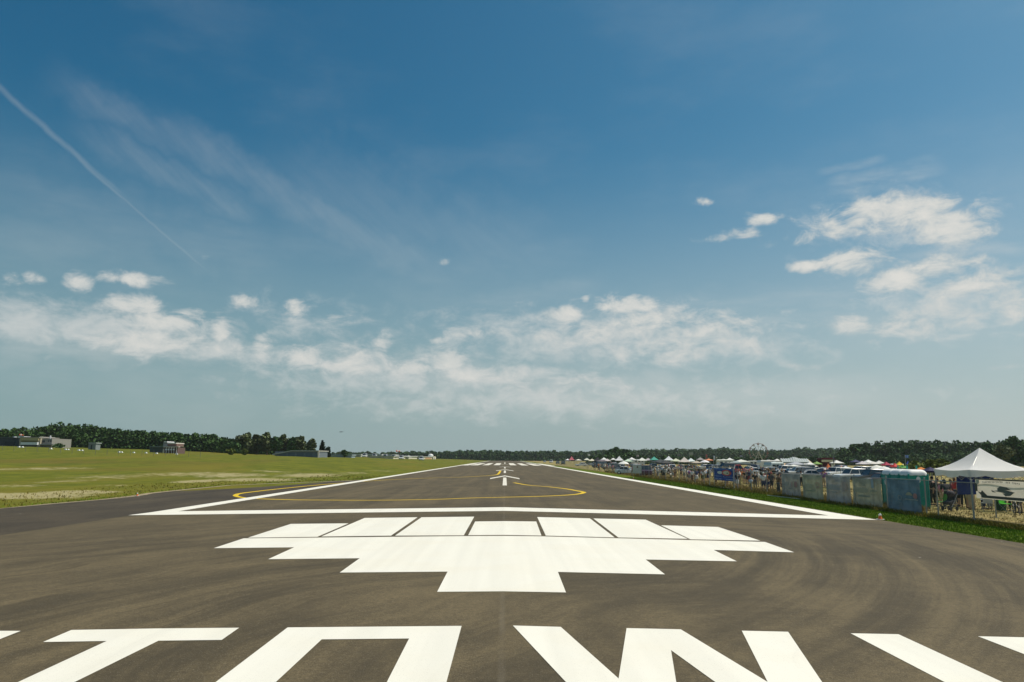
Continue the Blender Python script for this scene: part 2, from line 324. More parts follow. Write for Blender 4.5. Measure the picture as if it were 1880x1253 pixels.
# ---------------------------------------------------------------- asphalt
def asphalt(name, base, young=False):
    m = bpy.data.materials.new(name); m.use_nodes = True; t = m.node_tree; b = t.nodes['Principled BSDF']
    P = t.nodes.new('ShaderNodeTexCoord').outputs['Object']; S = nd(t, 'ShaderNodeSeparateXYZ', ins={0: P})
    q = vmad(t, P, (1, 1, 0), (-6.5, -9.5, 0))
    r = nd(t, 'ShaderNodeVectorMath', operation='LENGTH', ins={0: q}).outputs['Value']
    sq = nd(t, 'ShaderNodeSeparateXYZ', ins={0: q}); an = mth(t, 'ARCTAN2', sq.outputs[1], sq.outputs[0])
    wr = mth(t, 'ADD', r, mth(t, 'MULTIPLY', noise(t, P, .07, 3, .5), 9))
    pol = nd(t, 'ShaderNodeCombineXYZ', ins={0: wr, 1: mth(t, 'MULTIPLY', an, 1.6)}).outputs[0]
    q2 = vmad(t, P, (1, 1, 0), (17, -31, 0)); r2 = nd(t, 'ShaderNodeVectorMath', operation='LENGTH', ins={0: q2}).outputs['Value']
    sq2 = nd(t, 'ShaderNodeSeparateXYZ', ins={0: q2}); an2 = mth(t, 'ARCTAN2', sq2.outputs[1], sq2.outputs[0])
    pol2 = nd(t, 'ShaderNodeCombineXYZ', ins={0: r2, 1: mth(t, 'MULTIPLY', an2, 2.4)}).outputs[0]
    arcs = mth(t, 'ADD', mth(t, 'MULTIPLY', mth(t, 'SUBTRACT', noise(t, pol2, .95, 3, .55), .5), 1.5), mth(t, 'MULTIPLY', mth(t, 'SUBTRACT', noise(t, vmad(t, pol2, (4.5, 1.4, 0), (2, 9, 0)), 1.0, 4, .6), .5), .9))
    arcm = mth(t, 'MULTIPLY', mrange(t, S.outputs[0], 2, 7, 0, 1), mrange(t, S.outputs[1], 24, 33, 1, 0))
    s1 = noise(t, pol, .85, 6, .6); s2 = noise(t, vmad(t, pol, (4.2, 1.2, 0), (3, 5, 0)), 1.0, 4, .62)
    lon = noise(t, vmad(t, P, (1.1, .035, 0), (0, 0, 0)), 1.0, 5, .6)
    patch = noise(t, vmad(t, P, (1, .55, 1), (7, 3, 0)), .28, 6, .62, .6); grit = noise(t, P, 55, 2, .8); grit2 = noise(t, P, 11, 6, .8)
    near = mrange(t, r, 19, 34, 1, .25)
    f = mth(t, 'ADD', mth(t, 'MULTIPLY', mth(t, 'SUBTRACT', s1, .5), 1.25), mth(t, 'MULTIPLY', mth(t, 'SUBTRACT', s2, .5), .55))
    f = mth(t, 'MULTIPLY', mth(t, 'MULTIPLY', f, near), mth(t, 'MULTIPLY_ADD', arcm, -.75, 1.0))
    f = mth(t, 'MULTIPLY_ADD', arcs, arcm, f)
    f = mth(t, 'MULTIPLY_ADD', mth(t, 'SUBTRACT', noise(t, P, 24, 3, .75), .5), .55, mth(t, 'MULTIPLY', f, .92))
    f = mth(t, 'MULTIPLY_ADD', mth(t, 'SUBTRACT', noise(t, P, 3.2, 5, .7), .5), .35, f)
    f = mth(t, 'ADD', f, mth(t, 'MULTIPLY', mth(t, 'SUBTRACT', patch, .5), .9))
    f = mth(t, 'ADD', f, mth(t, 'MULTIPLY', mth(t, 'SUBTRACT', lon, .5), mrange(t, S.outputs[1], 25, 60, .15, .8)))
    lo = tuple(v*.62 for v in base); hi = tuple(v*k for v, k in zip(base, (1.62, 1.58, 1.46)))
    c = mixc(t, mrange(t, f, -.32, .38, 0, 1), lo, hi)
    c = mixc(t, mrange(t, mth(t, 'ADD', mth(t, 'MULTIPLY', grit, .5), mth(t, 'MULTIPLY', grit2, .5)), .30, .70, 0, 1, 'LINEAR'), tuple(v*.52 for v in base), c) if False else mixc(t, mrange(t, mth(t, 'ADD', mth(t, 'MULTIPLY', grit, .5), mth(t, 'MULTIPLY', grit2, .5)), .36, .58, .80, 0, 'LINEAR'), c, tuple(v*.45 for v in base))
    c = mixc(t, mrange(t, grit, .58, .74, 0, .6), c, (.30, .27, .21))
    # narrow tyre scuffs following turning arcs
    tw = noise(t, vmad(t, pol, (9.0, .55, 0), (1, 1, 0)), 1.0, 2, .5)
    gate = mrange(t, noise(t, P, .18, 3, .5), .5, .62, 0, 1)
    c = mixc(t, mth(t, 'MULTIPLY', mth(t, 'MULTIPLY', mrange(t, tw, .60, .70, 0, .55), gate), near), c, tuple(v*.42 for v in base))
    # pale paving joint down the middle
    jx = mth(t, 'ABSOLUTE', mth(t, 'ADD', S.outputs[0], mth(t, 'MULTIPLY', noise(t, P, 1.2, 3, .6), .05)))
    c = mixc(t, mth(t, 'MULTIPLY', mrange(t, jx, .02, .07, .16, 0), mrange(t, noise(t, P, .5, 3, .6), .35, .6, .2, 1)), c, (.235, .205, .155))
    half = mrange(t, S.outputs[0], -.02, .02, .0, .10)
    c = mixc(t, half, c, tuple(v*.6 for v in base))
    # small pale chips and droppings
    vo = nd(t, 'ShaderNodeTexVoronoi', ins={'Vector': P, 'Scale': .42}); 
    c = mixc(t, mrange(t, vo.outputs['Distance'], .012, .022, .8, 0), c, (.55, .5, .42))
    t.links.new(c, b.inputs['Base Color']); b.inputs['Roughness'].default_value = .88; b.inputs['Specular IOR Level'].default_value = .25
    bn = nd(t, 'ShaderNodeBump', ins={'Strength': .5, 'Distance': .01, 'Height': mth(t, 'ADD', grit, grit2)}); t.links.new(bn.outputs[0], b.inputs['Normal'])
    return m
ASP = asphalt('weathered_asphalt', (.112, .088, .050)); ASP2 = asphalt('darker_pad_asphalt', (.068, .054, .036))
def drape(pts, name, m, off, zf=cz, kind='structure', cuts=(0.0,), maxlen=None):
    bm = bmesh.new(); vs = [bm.verts.new((x, y, 0)) for x, y in pts]; bm.faces.new(vs); bm.normal_update()
    bmesh.ops.triangulate(bm, faces=bm.faces[:])
    for cx in cuts:
        bmesh.ops.bisect_plane(bm, geom=bm.verts[:]+bm.edges[:]+bm.faces[:], plane_co=(cx, 0, 0), plane_no=(1, 0, 0))
    for v in bm.verts: v.co.z = zf(v.co.x, v.co.y)+off
    bmesh.ops.recalc_face_normals(bm, faces=bm.faces)
    if bm.faces[:] and bm.faces[:][0].normal.z < 0: bmesh.ops.reverse_faces(bm, faces=bm.faces)
    me = bpy.data.meshes.new(name); bm.to_mesh(me); bm.free(); me.materials.append(m)
    return me
def sheet(polys, name, m, off, zf=cz, cuts=(0.0,)):
    bm = bmesh.new()
    for p in polys:
        me = drape(p, name, m, off, zf, cuts=cuts); bm.from_mesh(me); bpy.data.meshes.remove(me)
    me = bpy.data.meshes.new(name); bm.to_mesh(me); bm.free(); me.materials.append(m)
    o = bpy.data.objects.new(name, me); COL.objects.link(o); tag(o, None, None, kind='structure'); return o
RL = 880
sheet([[(-18.0, -30), (18.0, -30), (18.0, RL), (-18.0, RL)]], 'runway', ASP, 0)
kb = MB(); kb.box(18.0, 18.04, -30, RL, GZ-.1, crown(18.0)-.006); kb.box(-18.04, -18.0, -30, RL, GZ-.1, crown(18.0)-.006)
o = link('pavement_edge', kb, ASP2); tag(o, None, None, kind='structure')
pad_px = [(0, 934), (100, 925.3), (190, 917.5), (255, 911), (280, 906), (350, 899), (425, 892), (518, 888), (600, 884.8), (664, 881.6)]
pad = [tuple(back(px, py, cz)[:2]) for px, py in pad_px]
print('PAD', [(round(a, 1), round(b, 1)) for a, b in pad])
pad = [(-18.04, -30), (pad[0][0]-.6, -30), (pad[0][0]-.3, pad[0][1]-12)]+pad+[(-18.04, pad[-1][1]+3)]
o = sheet([pad], 'turning_pad', ASP2, -.004, cuts=())
mbp = MB(); n = len(pad)
mbp.add([(x, y, crown(x)-.004) for x, y in pad]+[(x, y, GZ-.1) for x, y in pad], [(i, i+1, n+i+1, n+i) for i in range(1, n-1)])
o = link('pad_edge', mbp, ASP2); tag(o, None, None, kind='structure')
# narrow dusty margin where grass meets the pad
mg = []
for i in range(2, n-1):
    x, y = pad[i]; mg.append((x-.55-.25*vnoise(x*3, y*2), y+.25))
MARG = mat('dusty_margin', (.30, .24, .15), .95, .3, 2.0, bump=.3)
mm = MB()
top = [(x, y, terr(x, y)+.012) for x, y in [(pad[i][0]+.1, pad[i][1]-.1) for i in range(2, n-1)]]
bot = [(x, y, terr(x, y)+.012) for x, y in mg]
k = len(top); mm.add(top+bot, [(i, i+1, k+i+1, k+i) for i in range(k-1)]); o = link('pad_margin', mm, MARG); tag(o, None, None, kind='structure')
# ---------------------------------------------------------------- painted markings
def paint(name, base, wear=.5, worn=(.17, .145, .11), tone=.06):
    m = bpy.data.materials.new(name); m.use_nodes = True; t = m.node_tree; b = t.nodes['Principled BSDF']
    P = t.nodes.new('ShaderNodeTexCoord').outputs['Object']
    pass_ = noise(t, vmad(t, P, (2.4, .05, 0), (1, 1, 0)), 1.0, 3, .5); cloud = noise(t, P, .5, 4, .6); grit = noise(t, P, 60, 2, .8); g2 = noise(t, P, 9, 5, .7)
    c = mixc(t, mrange(t, pass_, .35, .65, 0, 1), tuple(v*(1-tone) for v in base), base)
    c = mixc(t, mrange(t, cloud, .4, .7, 0, .30), c, tuple(v*k for v, k in zip(base, (.93, .89, .82))))
    q = vmad(t, P, (1, 1, 0), (-6.5, -9.5, 0)); rr_ = nd(t, 'ShaderNodeVectorMath', operation='LENGTH', ins={0: q}).outputs['Value']
    sw = noise(t, nd(t, 'ShaderNodeCombineXYZ', ins={0: mth(t, 'ADD', rr_, mth(t, 'MULTIPLY', noise(t, P, .12, 2, .5), 3)), 1: 0.0}).outputs[0], 2.6, 4, .65)
    c = mixc(t, mth(t, 'MULTIPLY', mrange(t, sw, .55, .72, 0, .20), mrange(t, cloud, .4, .6, .2, 1)), c, tuple(v*.62 for v in base))
    c = mixc(t, mrange(t, grit, .24, .40, wear, 0), c, worn)
    c = mixc(t, mrange(t, mth(t, 'ADD', mth(t, 'MULTIPLY', g2, .7), mth(t, 'MULTIPLY', grit, .3)), .26, .36, wear, 0), c, worn)
    t.links.new(c, b.inputs['Base Color']); b.inputs['Roughness'].default_value = .75; b.inputs['Specular IOR Level'].default_value = .3
    bn = nd(t, 'ShaderNodeBump', ins={'Strength': .35, 'Distance': .008, 'Height': grit}); t.links.new(bn.outputs[0], b.inputs['Normal'])
    return m
WHITE = paint('runway_white_paint', (.82, .79, .69), .5); YELLOW = paint('taxiway_yellow_paint', (.74, .50, .012), .6); WFAR = paint('worn_white_paint', (.74, .70, .60), .6)
def G(l): return [tuple(back(px, py, cz)[:2]) for px, py in l]
LET = [[(-60, 1159), (38, 1159.4), (-60, 1198)],
 [(131, 1157.7), (285, 1155), (439, 1153.6), (407, 1176), (291, 1177.4), (57, 1293), (-52, 1293), (195.7, 1178), (79, 1179.8)],
 [(528, 1153), (847.4, 1150.2), (809, 1293), (690, 1293), (751, 1173.4), (590.6, 1175), (464, 1293), (344, 1293)],
 [(941.7, 1149.5), (1029.5, 1152), (1135.7, 1247), (1150.4, 1154.3), (1249.8, 1156.5), (1409.5, 1253.5), (1361.9, 1159), (1447, 1161), (1536, 1293), (1368, 1293), (1232, 1194.8), (1248, 1293), (1076, 1293)],
 [(1561.7, 1163.8), (1649.5, 1165.5), (1926, 1293), (1810, 1293)],
 [(1795.6, 1169.3), (1960, 1173), (1960, 1233)]]
sheet([G(p) for p in LET], 'painted_runway_letters', WHITE, .006)
EMB = [[(534, 962.5), (640, 961.5), (582.6, 986.3), (455, 987.9)], [(669.4, 951.6), (766.7, 950.3), (717.9, 984.1), (589.7, 985.7)], [(774, 950.3), (870.7, 949.2), (851.5, 983.6), (725.2, 984.1)],
 [(872.3, 958.1), (984.6, 958.1), (994.1, 984), (859.5, 983.3)], [(986.3, 949.9), (1082.9, 952.3), (1128.5, 987.4), (1002, 984.1)], [(1089.4, 952.5), (1185.5, 954.7), (1262.6, 989.9), (1135.3, 987.5)],
 [(1213.6, 965.1), (1318.3, 968.1), (1396, 993.4), (1267.7, 990.9)],
 [(447.2, 989.1), (859, 984.9), (928, 984.6), (994, 985.4), (1404.5, 995.7), (1458, 1014.7), (1310.2, 1010.4), (1352.8, 1031.3), (1185.5, 1028), (1220.8, 1055.3), (1024.3, 1050.9), (1039.1, 1088.6), (802.6, 1087.4), (821.7, 1050.3), (623.7, 1052), (660.5, 1025.7), (492.3, 1027.4), (540, 1005.6), (392.4, 1007.1)]]
sheet([G(p) for p in EMB], 'painted_crown_emblem', WHITE, .006)
tipL = back(235, 946.6, cz); tipR = back(1611, 955.2, cz); inL = back(327, 939.3, cz); inR = back(1521, 947.2, cz)
aT = back(928, 931.9, cz); aB = back(928, 938.6, cz)
print('BAR', tipL, tipR, inL, inR, aT, aB)
LO, LI, RI, RO = -18.0, -16.85, 16.5, 17.82
sheet([[(tipL.x, tipL.y), (0, aB.y), (tipR.x, tipR.y), (RO, tipR.y+1.0), (RO, RL-6), (RI+.2, RL-6), (inR.x, inR.y), (0, aT.y), (inL.x, inL.y), (LI, inL.y+40), (LI, RL-6), (LO, RL-6), (LO, tipL.y+2)]], 'painted_threshold_bar_and_edge_lines', WHITE, .008)
ypts = [(943.6, 886.6), (969, 891), (1007, 894.2), (1039, 897.9), (1058.5, 901.3), (1070, 903.6), (1071.5, 905), (1061.7, 907.4), (1039, 909.5), (991.5, 911.6), (927.6, 913.2), (863.8, 914.8), (800, 917.2), (700, 918.8), (600, 918.6), (535, 918), (467, 915.7), (443.4, 913.6), (434, 911.4), (432.8, 909.6), (440, 906.7), (467, 903.1), (518, 897.3), (600, 889.4), (650, 885.6), (700, 882.0), (750, 879.6), (800, 877.7), (848, 876.4), (895.7, 873.6), (911.7, 871.8), (915.7, 869.6), (918.9, 864.6)]
def ribbon(pts, w):
    P2 = [Vector(p[:2]) for p in pts]; Q = []
    for i in range(len(P2)-1):      # Catmull-Rom
        p0 = P2[max(0, i-1)]; p1 = P2[i]; p2 = P2[i+1]; p3 = P2[min(len(P2)-1, i+2)]
        for k in range(6):
            s = k/6; Q.append(.5*((2*p1)+(-p0+p2)*s+(2*p0-5*p1+4*p2-p3)*s*s+(-p0+3*p1-3*p2+p3)*s**3))
    Q.append(P2[-1]); L = []; Rr = []
    for i, q in enumerate(Q):
        d = (Q[min(i+1, len(Q)-1)]-Q[max(i-1, 0)]); d = d.normalized() if d.length else Vector((1, 0)); nrm = Vector((-d.y, d.x))*w/2
        L.append(q+nrm); Rr.append(q-nrm)
    return L, Rr
L, Rr = ribbon([back(x, y, cz) for x, y in ypts], .38)
vs = [(p.x, p.y, crown(p.x)+.004) for p in L+Rr]; k = len(L)
o = link('painted_taxiway_line', MB().add(vs, [(i, k+i, k+i+1, i+1) for i in range(k-1)]), YELLOW); tag(o, None, None, kind='structure')
far = []
def arrow(tipy, wy, wx, sy0, sy1, sw):
    t0 = back(927, tipy, cz); wl = back(927-wx, wy, cz); a = back(927, sy0, cz); e = back(927, sy1, cz)
    W = abs(wl.x); th = max(1.6, (t0.y-wl.y)*.32); s = W*sw
    far.append([(0, t0.y), (-W, wl.y+th*.4), (-W, wl.y-th*.6), (0, t0.y-th), (W, wl.y-th*.6), (W, wl.y+th*.4)])
    far.append([(-s, a.y), (s, a.y), (s, e.y), (-s, e.y)])
arrow(873.4, 878.8, 27, 877.2, 891.7, .11)
arrow(862.2, 864.6, 16, 864.4, 868.8, .11)
arrow(857.0, 858.0, 10.5, 858.0, 860.4, .13)
arrow(852.9, 853.4, 7, 849.2, 851.9, .15)
for a, e in [(857, 871), (874, 886), (892, 902.3), (909, 919.2), (935, 945), (952, 962), (969, 980), (986, 998)]:
    y1 = back(927, 854.3, cz).y; y0 = back(927, 850.7, cz).y
    p = back((a+927*0), 852.5, cz); q = back(e, 852.5, cz)
    far.append([(p.x, y1), (q.x, y1), (q.x, y0), (p.x, y0)])
sheet(far, 'painted_arrows_and_threshold_stripes', WFAR, .006)
print('T1', terr(-60, 60))
# ---------------------------------------------------------------- foliage
LEAF = mat('leaf_dark_green', (.054, .106, .028), .85, .15, .4, island=.30, spec=.15)
LEAF2 = mat('leaf_mid_green', (.064, .120, .042), .85, .15, .4, island=.30, spec=.15)
LEAF3 = mat('leaf_olive_green', (.120, .145, .065), .85, .15, .4, island=.32, spec=.15)
LEAFC = mat('needle_blue_green', (.030, .052, .032), .85, .15, .4, island=.4, spec=.15)
LEAFB = mat('leaf_light_bush', (.13, .16, .035), .85, .15, .4, island=.35, spec=.15)
BARK = mat('bark', (.12, .095, .07), .95, .3, 4, bump=.3)
def quads(C, size, up=.0):
    """C: centres (n,3), size (n,) -> vertices of randomly turned leaf-clump quads"""
    n = len(C); a = rng.normal(size=(n, 3)); a[:, 2] *= .6; a /= np.linalg.norm(a, axis=1)[:, None]
    b = rng.normal(size=(n, 3)); b -= a*(a*b).sum(1)[:, None]; b /= np.linalg.norm(b, axis=1)[:, None]
    s = size[:, None]; sh = rng.uniform(.5, 1.0, (n, 1))
    return np.stack([C-a*s-b*s*sh*.8, C+a*s*.9-b*s*sh, C+a*s*.75+b*s*sh, C-a*s+b*s*sh*.7], 1).reshape(-1, 3)
def quad_mesh(name, V):
    n = len(V)//4; me = bpy.data.meshes.new(name)
    me.vertices.add(len(V)); me.vertices.foreach_set('co', V.astype(np.float32).ravel())
    me.loops.add(len(V)); me.loops.foreach_set('vertex_index', np.arange(len(V), dtype=np.int32))
    me.polygons.add(n); me.polygons.foreach_set('loop_start', np.arange(0, len(V), 4, dtype=np.int32)); me.polygons.foreach_set('loop_total', np.full(n, 4, dtype=np.int32))
    me.update(calc_edges=True); return me
def crown_pts(h, w, n, base=.12, lobes=9, conical=0.0, holes=.15):
    """points of an uneven crown of height h and width w standing on z=0"""
    L = []
    for i in range(lobes):
        f = (i+.5)/lobes; zc = h*(base+.12+(1-base-.22)*f)
        rad = w/2*(1-conical*f)*(.55 if f > .8 else .85 if f < .2 else 1)
        a = rng.uniform(0, 6.28); d = rad*rng.uniform(.15, .62)*(1-.5*conical)
        r = rad*rng.uniform(.45, .68)
        L.append((d*math.cos(a), d*math.sin(a), min(zc, h-r*.8), r, r*rng.uniform(.7, 1.0)*min(1.4, h/w*.8)))
    L.append((0, 0, h*.55, w*.30, h*.33))
    if base == 0: L += [(w*.2*math.cos(k*2.1), w*.2*math.sin(k*2.1), h*.16, w*.42, h*.2) for k in range(3)]
    per = n//len(L); out = []
    for x, y, z, r, rz in L:
        p = rng.normal(size=(per, 3)); p /= np.linalg.norm(p, axis=1)[:, None]; p *= rng.uniform(.55, 1.05, (per, 1))**.6
        q = np.stack([x+p[:, 0]*r, y+p[:, 1]*r, z+p[:, 2]*rz], 1); out.append(q)
    P = np.concatenate(out); P = P[(P[:, 2] > h*base*.6) & (P[:, 2] < h)]
    return P
# skyline of the photograph: (px, y of tree tops)
SKYL = [(-80, 784), (0, 785), (12, 781), (25, 785), (40, 782), (55, 788), (70, 777), (82, 775), (95, 773), (108, 776), (122, 774), (140, 779), (160, 777), (178, 782), (200, 782), (218, 784), (240, 786), (262, 789), (280, 788), (300, 790), (320, 792), (345, 793), (370, 795), (400, 797), (412, 800), (425, 802), (440, 806), (470, 812), (560, 818), (600, 822)]
SKYR = [(1545, 826), (1556, 820), (1566, 815), (1580, 811), (1600, 810), (1620, 809), (1650, 808), (1680, 807), (1705, 806), (1740, 807), (1765, 808), (1790, 810), (1803, 807), (1815, 811), (1830, 810), (1850, 808), (1880, 808), (1960, 806)]
SKYM = [(640, 830), (655, 831), (690, 829), (698, 832), (710, 829.5), (760, 829), (785, 829), (830, 827.5), (860, 826.5), (895, 826), (930, 826), (980, 827), (1040, 827), (1065, 827), (1090, 826), (1115, 825), (1160, 824), (1200, 823.5), (1240, 822.5), (1280, 822), (1320, 821.5), (1340, 821), (1365, 822), (1380, 824), (1410, 825), (1440, 824), (1470, 822), (1480, 821), (1500, 821), (1530, 822), (1560, 823), (1620, 823)]
def forest(name, SK, px0, px1, rows, sp, w0, nq, qs, m, label, zbase=None, lobes=7, low=.0, drop=1.0):
    allp = []; sizes = []
    for k, Yr in enumerate(rows):
        px = px0
        while px < px1:
            Yt = Yr+rng.uniform(-4, 4)*Yr/400; p = at_depth(px, Yt)
            sy = np.interp(px, [a for a, _ in SK], [b for _, b in SK])
            d = ray(px, sy); top = H+d.z/d.y*Yt
            back_row = k == len(rows)-1
            top += rng.uniform(-.9, .5)*Yt/400 - (0 if back_row else rng.uniform(.3, 2.2)*drop)
            g = p.z if zbase is None else zbase
            h = max(2.5, top-g); w = w0*rng.uniform(.75, 1.3)
            C = crown_pts(h, min(w, h*1.2), nq, base=.0, lobes=lobes)
            allp.append(C+np.array([p.x, Yt, g])); sizes.append(rng.uniform(.6, 1.15, len(C))*qs)
            px += sp*rng.uniform(.7, 1.3)*F_PX/Yt
    P = np.concatenate(allp); s = np.concatenate(sizes)
    me = quad_mesh(name, quads(P, s)); me.materials.append(m); o = bpy.data.objects.new(name, me); COL.objects.link(o)
    tag(o, label, 'forest', kind='stuff'); return o
forest('forest', SKYL, -90, 560, (395, 382, 370, 355), 4.2, 11, 760, .50, LEAF, 'dense dark green wood filling the skyline behind the left meadow', drop=1.3)
forest('forest', SKYM, 610, 1640, (1010, 985, 960, 935), 7.5, 20, 380, 1.05, LEAF2, 'distant wood stretching across the end of the runway', drop=1.0)
forest('forest', SKYR, 1552, 1960, (500, 486, 472, 455), 4.6, 12.5, 740, .62, LEAF, 'dark wooded rise behind the showground and the large white canopy', drop=1.6)
forest('thicket', [(1080, 838), (1105, 833), (1120, 829), (1150, 829), (1160, 833), (1230, 836), (1330, 837), (1420, 838), (1500, 836), (1560, 834), (1640, 832), (1700, 829), (1800, 828), (1960, 826)], 1085, 1960, (440, 425), 5.5, 12, 360, .62, LEAF2, 'mid green scrub line between the showground and the far woods', lobes=5, drop=.5)
_tn = {}
def tree(px, top, Y, w, m, label, n=900, q=.5, conical=0.0, lobes=10, name='tree', group=None, trunk=True, base=.14, zb=None, cat='tree'):
    p = at_depth(px, Y); d = ray(px, top); h = H+d.z/d.y*Y-p.z
    r = empty(name, p, rng.uniform(0, 6), label, cat, group)
    if trunk:
        mb = MB(); mb.tube([(0, 0, -.2), (.05*w, .02*w, h*.35), (-.02*w, .04*w, h*.62), (.03*w, 0, h*.9)], [w*.045+.08, w*.035+.05, w*.02+.03, .03], 7)
        for i in range(6):
            a = i*1.1+rng.uniform(0, .5); z = h*rng.uniform(.25, .6)
            mb.tube([(.03*w, .03*w, z), (w*.18*math.cos(a), w*.18*math.sin(a), z+h*.1), (w*.33*math.cos(a), w*.33*math.sin(a), z+h*.18)], [w*.018+.03, w*.012+.02, .02], 5)
        link('trunk', mb, BARK, r)
    C = crown_pts(h, w, n, base, lobes, conical)
    me = quad_mesh('crown', quads(C, rng.uniform(.6, 1.2, len(C))*q)); me.materials.append(m)
    c = bpy.data.objects.new('crown', me); COL.objects.link(c); c.parent = r
    return r
GT = 'pale crowned trees at the end of the left wood'
for px, top, Y, w, m, lab in [
    (446, 795, 318, 7.5, LEAF3, 'pale olive tree, leftmost and joined to the dark wood'), (470, 798, 322, 6.5, LEAF3, 'rounded pale tree second from the dark wood'),
    (489, 794.5, 320, 5.6, LEAF3, 'tall pale tree with a twin pointed top'), (504, 801, 316, 5.5, LEAF2, 'slightly lower green tree between two pale ones above the long hangar'),
    (519, 799.5, 320, 6.2, LEAF3, 'broad pale tree straight above the left end of the long grey hangar'), (536, 804, 318, 5.2, LEAF2, 'low dark green tree above the middle of the long grey hangar'),
    (549, 800, 320, 6.0, LEAF3, 'pale tree with flat top above the grey hangar roof'), (570, 806, 318, 4.8, LEAF3, 'separate rounded tree just left of the lone conifer'),
    (425, 812, 312, 6.5, LEAF2, 'small green tree at the foot of the pale group')]:
    tree(px, top, Y, w, m, lab, group=GT, q=.55, n=1100)
tree(590.5, 806, 300, 3.6, LEAFC, 'lone dark conifer standing at the right end of the left wood', conical=.75, lobes=12, n=1100, q=.36, base=.05, name='conifer_tree')
tree(601, 820, 302, 3.2, LEAFC, 'short dark bush at the right foot of the lone conifer', lobes=5, n=500, q=.36, name='bush', trunk=False, base=.02, cat='bush')
tree(632, 826, 330, 3.6, LEAF2, 'small round tree alone on the far meadow edge beyond the conifer', lobes=6, n=600, q=.35)
tree(424, 823, 262, 3.4, LEAFB, 'light green bush below the dark wood, left of the other one', lobes=5, n=400, q=.3, name='bush', trunk=False, base=.02, cat='bush')
tree(448, 824, 262, 2.6, LEAFB, 'light green bush nearest the long grey hangar', lobes=5, n=400, q=.28, name='bush', trunk=False, base=.02, cat='bush')
tree(104, 814, 262, 4.0, LEAF2, 'brownish green bush just right of the beige terminal block', lobes=5, n=400, q=.34, name='bush', trunk=False, base=.02, cat='bush')
tree(1127, 821.5, 520, 12, LEAF, 'big dark round tree rising above the far wood over the tents', n=1200, q=.9)
tree(1148, 824, 530, 11, LEAF, 'dark tree beside and right of the tallest one over the tents', n=1000, q=.9)
for px, top, Y, w, m, lab in [(1862, 800, 250, 9.5, LEAF, 'tall dark tree at the right edge behind the white canopy'), (1840, 813, 240, 7.5, LEAF3, 'pale olive tree behind the right slope of the white canopy'), (1902, 806, 245, 9, LEAF2, 'green tree cut off by the right edge of the view'), (1815, 812, 262, 7, LEAF2, 'green tree just right of the canopy peak')]:
    tree(px, top, Y, w, m, lab, n=1500, q=.42, group='trees behind the white canopy')
for px, top, Y, w, lab in [(1700, 842.5, 150, 6, 'low light green bush left of the white canopy roof'), (1726, 840, 155, 6.5, 'light green mound of bush behind the left corner of the canopy roof'), (1680, 845, 148, 5, 'lowest light green bush behind the toilet roofs')]:
    tree(px, top, Y, w, LEAFB, lab, n=700, q=.3, lobes=6, name='bush', trunk=False, base=.0, group='light bushes by the canopy', cat='bush')
# ---------------------------------------------------------------- grass
def tufts(name, n, xr, yr, hr, m, label, thin=.02, cond=None, lean=.4, pw=1.0):
    x = rng.uniform(xr[0], xr[1], n); u = rng.uniform(0, 1, n)**pw; y = yr[0]+(yr[1]-yr[0])*u
    if cond is not None: k = cond(x, y); x, y = x[k], y[k]; n = len(x)
    z = np.array([terr(a, b) for a, b in zip(x, y)]); h = rng.uniform(hr[0], hr[1], n); V = []
    for k in range(3):
        ang = rng.uniform(0, 6.28, n); w = thin*rng.uniform(.6, 1.3, n)*(1+y/60); lx = rng.normal(0, lean, n)*h; ly = rng.normal(0, lean, n)*h
        ox = rng.normal(0, .05, n); oy = rng.normal(0, .05, n); ca, sa = np.cos(ang)*w, np.sin(ang)*w
        V.append(np.stack([np.stack([x+ox-ca, y+oy-sa, z-.02], 1), np.stack([x+ox+ca, y+oy+sa, z-.02], 1), np.stack([x+ox+lx+ca*.25, y+oy+ly+sa*.25, z+h], 1), np.stack([x+ox+lx-ca*.25, y+oy+ly-sa*.25, z+h], 1)], 1))
    V = np.concatenate(V).reshape(-1, 3); me = quad_mesh(name, V); me.materials.append(m); o = bpy.data.objects.new(name, me); COL.objects.link(o)
    tag(o, label, 'grass', kind='stuff')
GA = mat('grass_blade_green', (.17, .25, .014), .8, .2, .3, island=.45); GB = mat('grass_stalk_gold', (.26, .19, .055), .85, .25, .3, island=.45); GC = mat('grass_stalk_olive', (.20, .165, .026), .85, .25, .3, island=.45); GD = mat('dry_straw', (.37, .285, .12), .9, .2, .3, island=.35)
tufts('verge_grass', 34000, (18.1, 21.9), (18, 120), (.03, .08), GA, 'short bright green mown grass between runway and fence', .014, pw=1.7)
tufts('tall_grass', 12000, (21.3, 22.6), (20, 130), (.08, .24), GC, 'tall brownish green grass growing along the foot of the fence', .012, pw=1.6)
tufts('tall_grass', 5000, (21.8, 24.5), (44, 170), (.15, .4), GB, 'golden seeding grass stalks along the fence line', .012, pw=1.3)
tufts('straw_field', 14000, (22.6, 36.0), (24, 150), (.03, .09), GD, 'short dry straw covering the showground', .014, pw=1.5)
xl = np.array([p[0] for p in pad[2:-1]]); yl = np.array([p[1] for p in pad[2:-1]])
lc = lambda x, y: x < np.interp(y, yl, xl)-.45
tufts('meadow_grass', 4000, (-46, -18.5), (38, 120), (.04, .14), GC, 'sparse olive blades in the meadow beside the turning pad', .014, cond=lambda x, y: lc(x, y) & (x > np.interp(y, yl, xl)-9), pw=1.3)
tufts('meadow_grass', 14000, (-40, -18.5), (34, 110), (.03, .08), GA, 'green fringe of grass along the turning pad edge', .013, cond=lambda x, y: lc(x, y) & (x > np.interp(y, yl, xl)-1.7), pw=1.4)
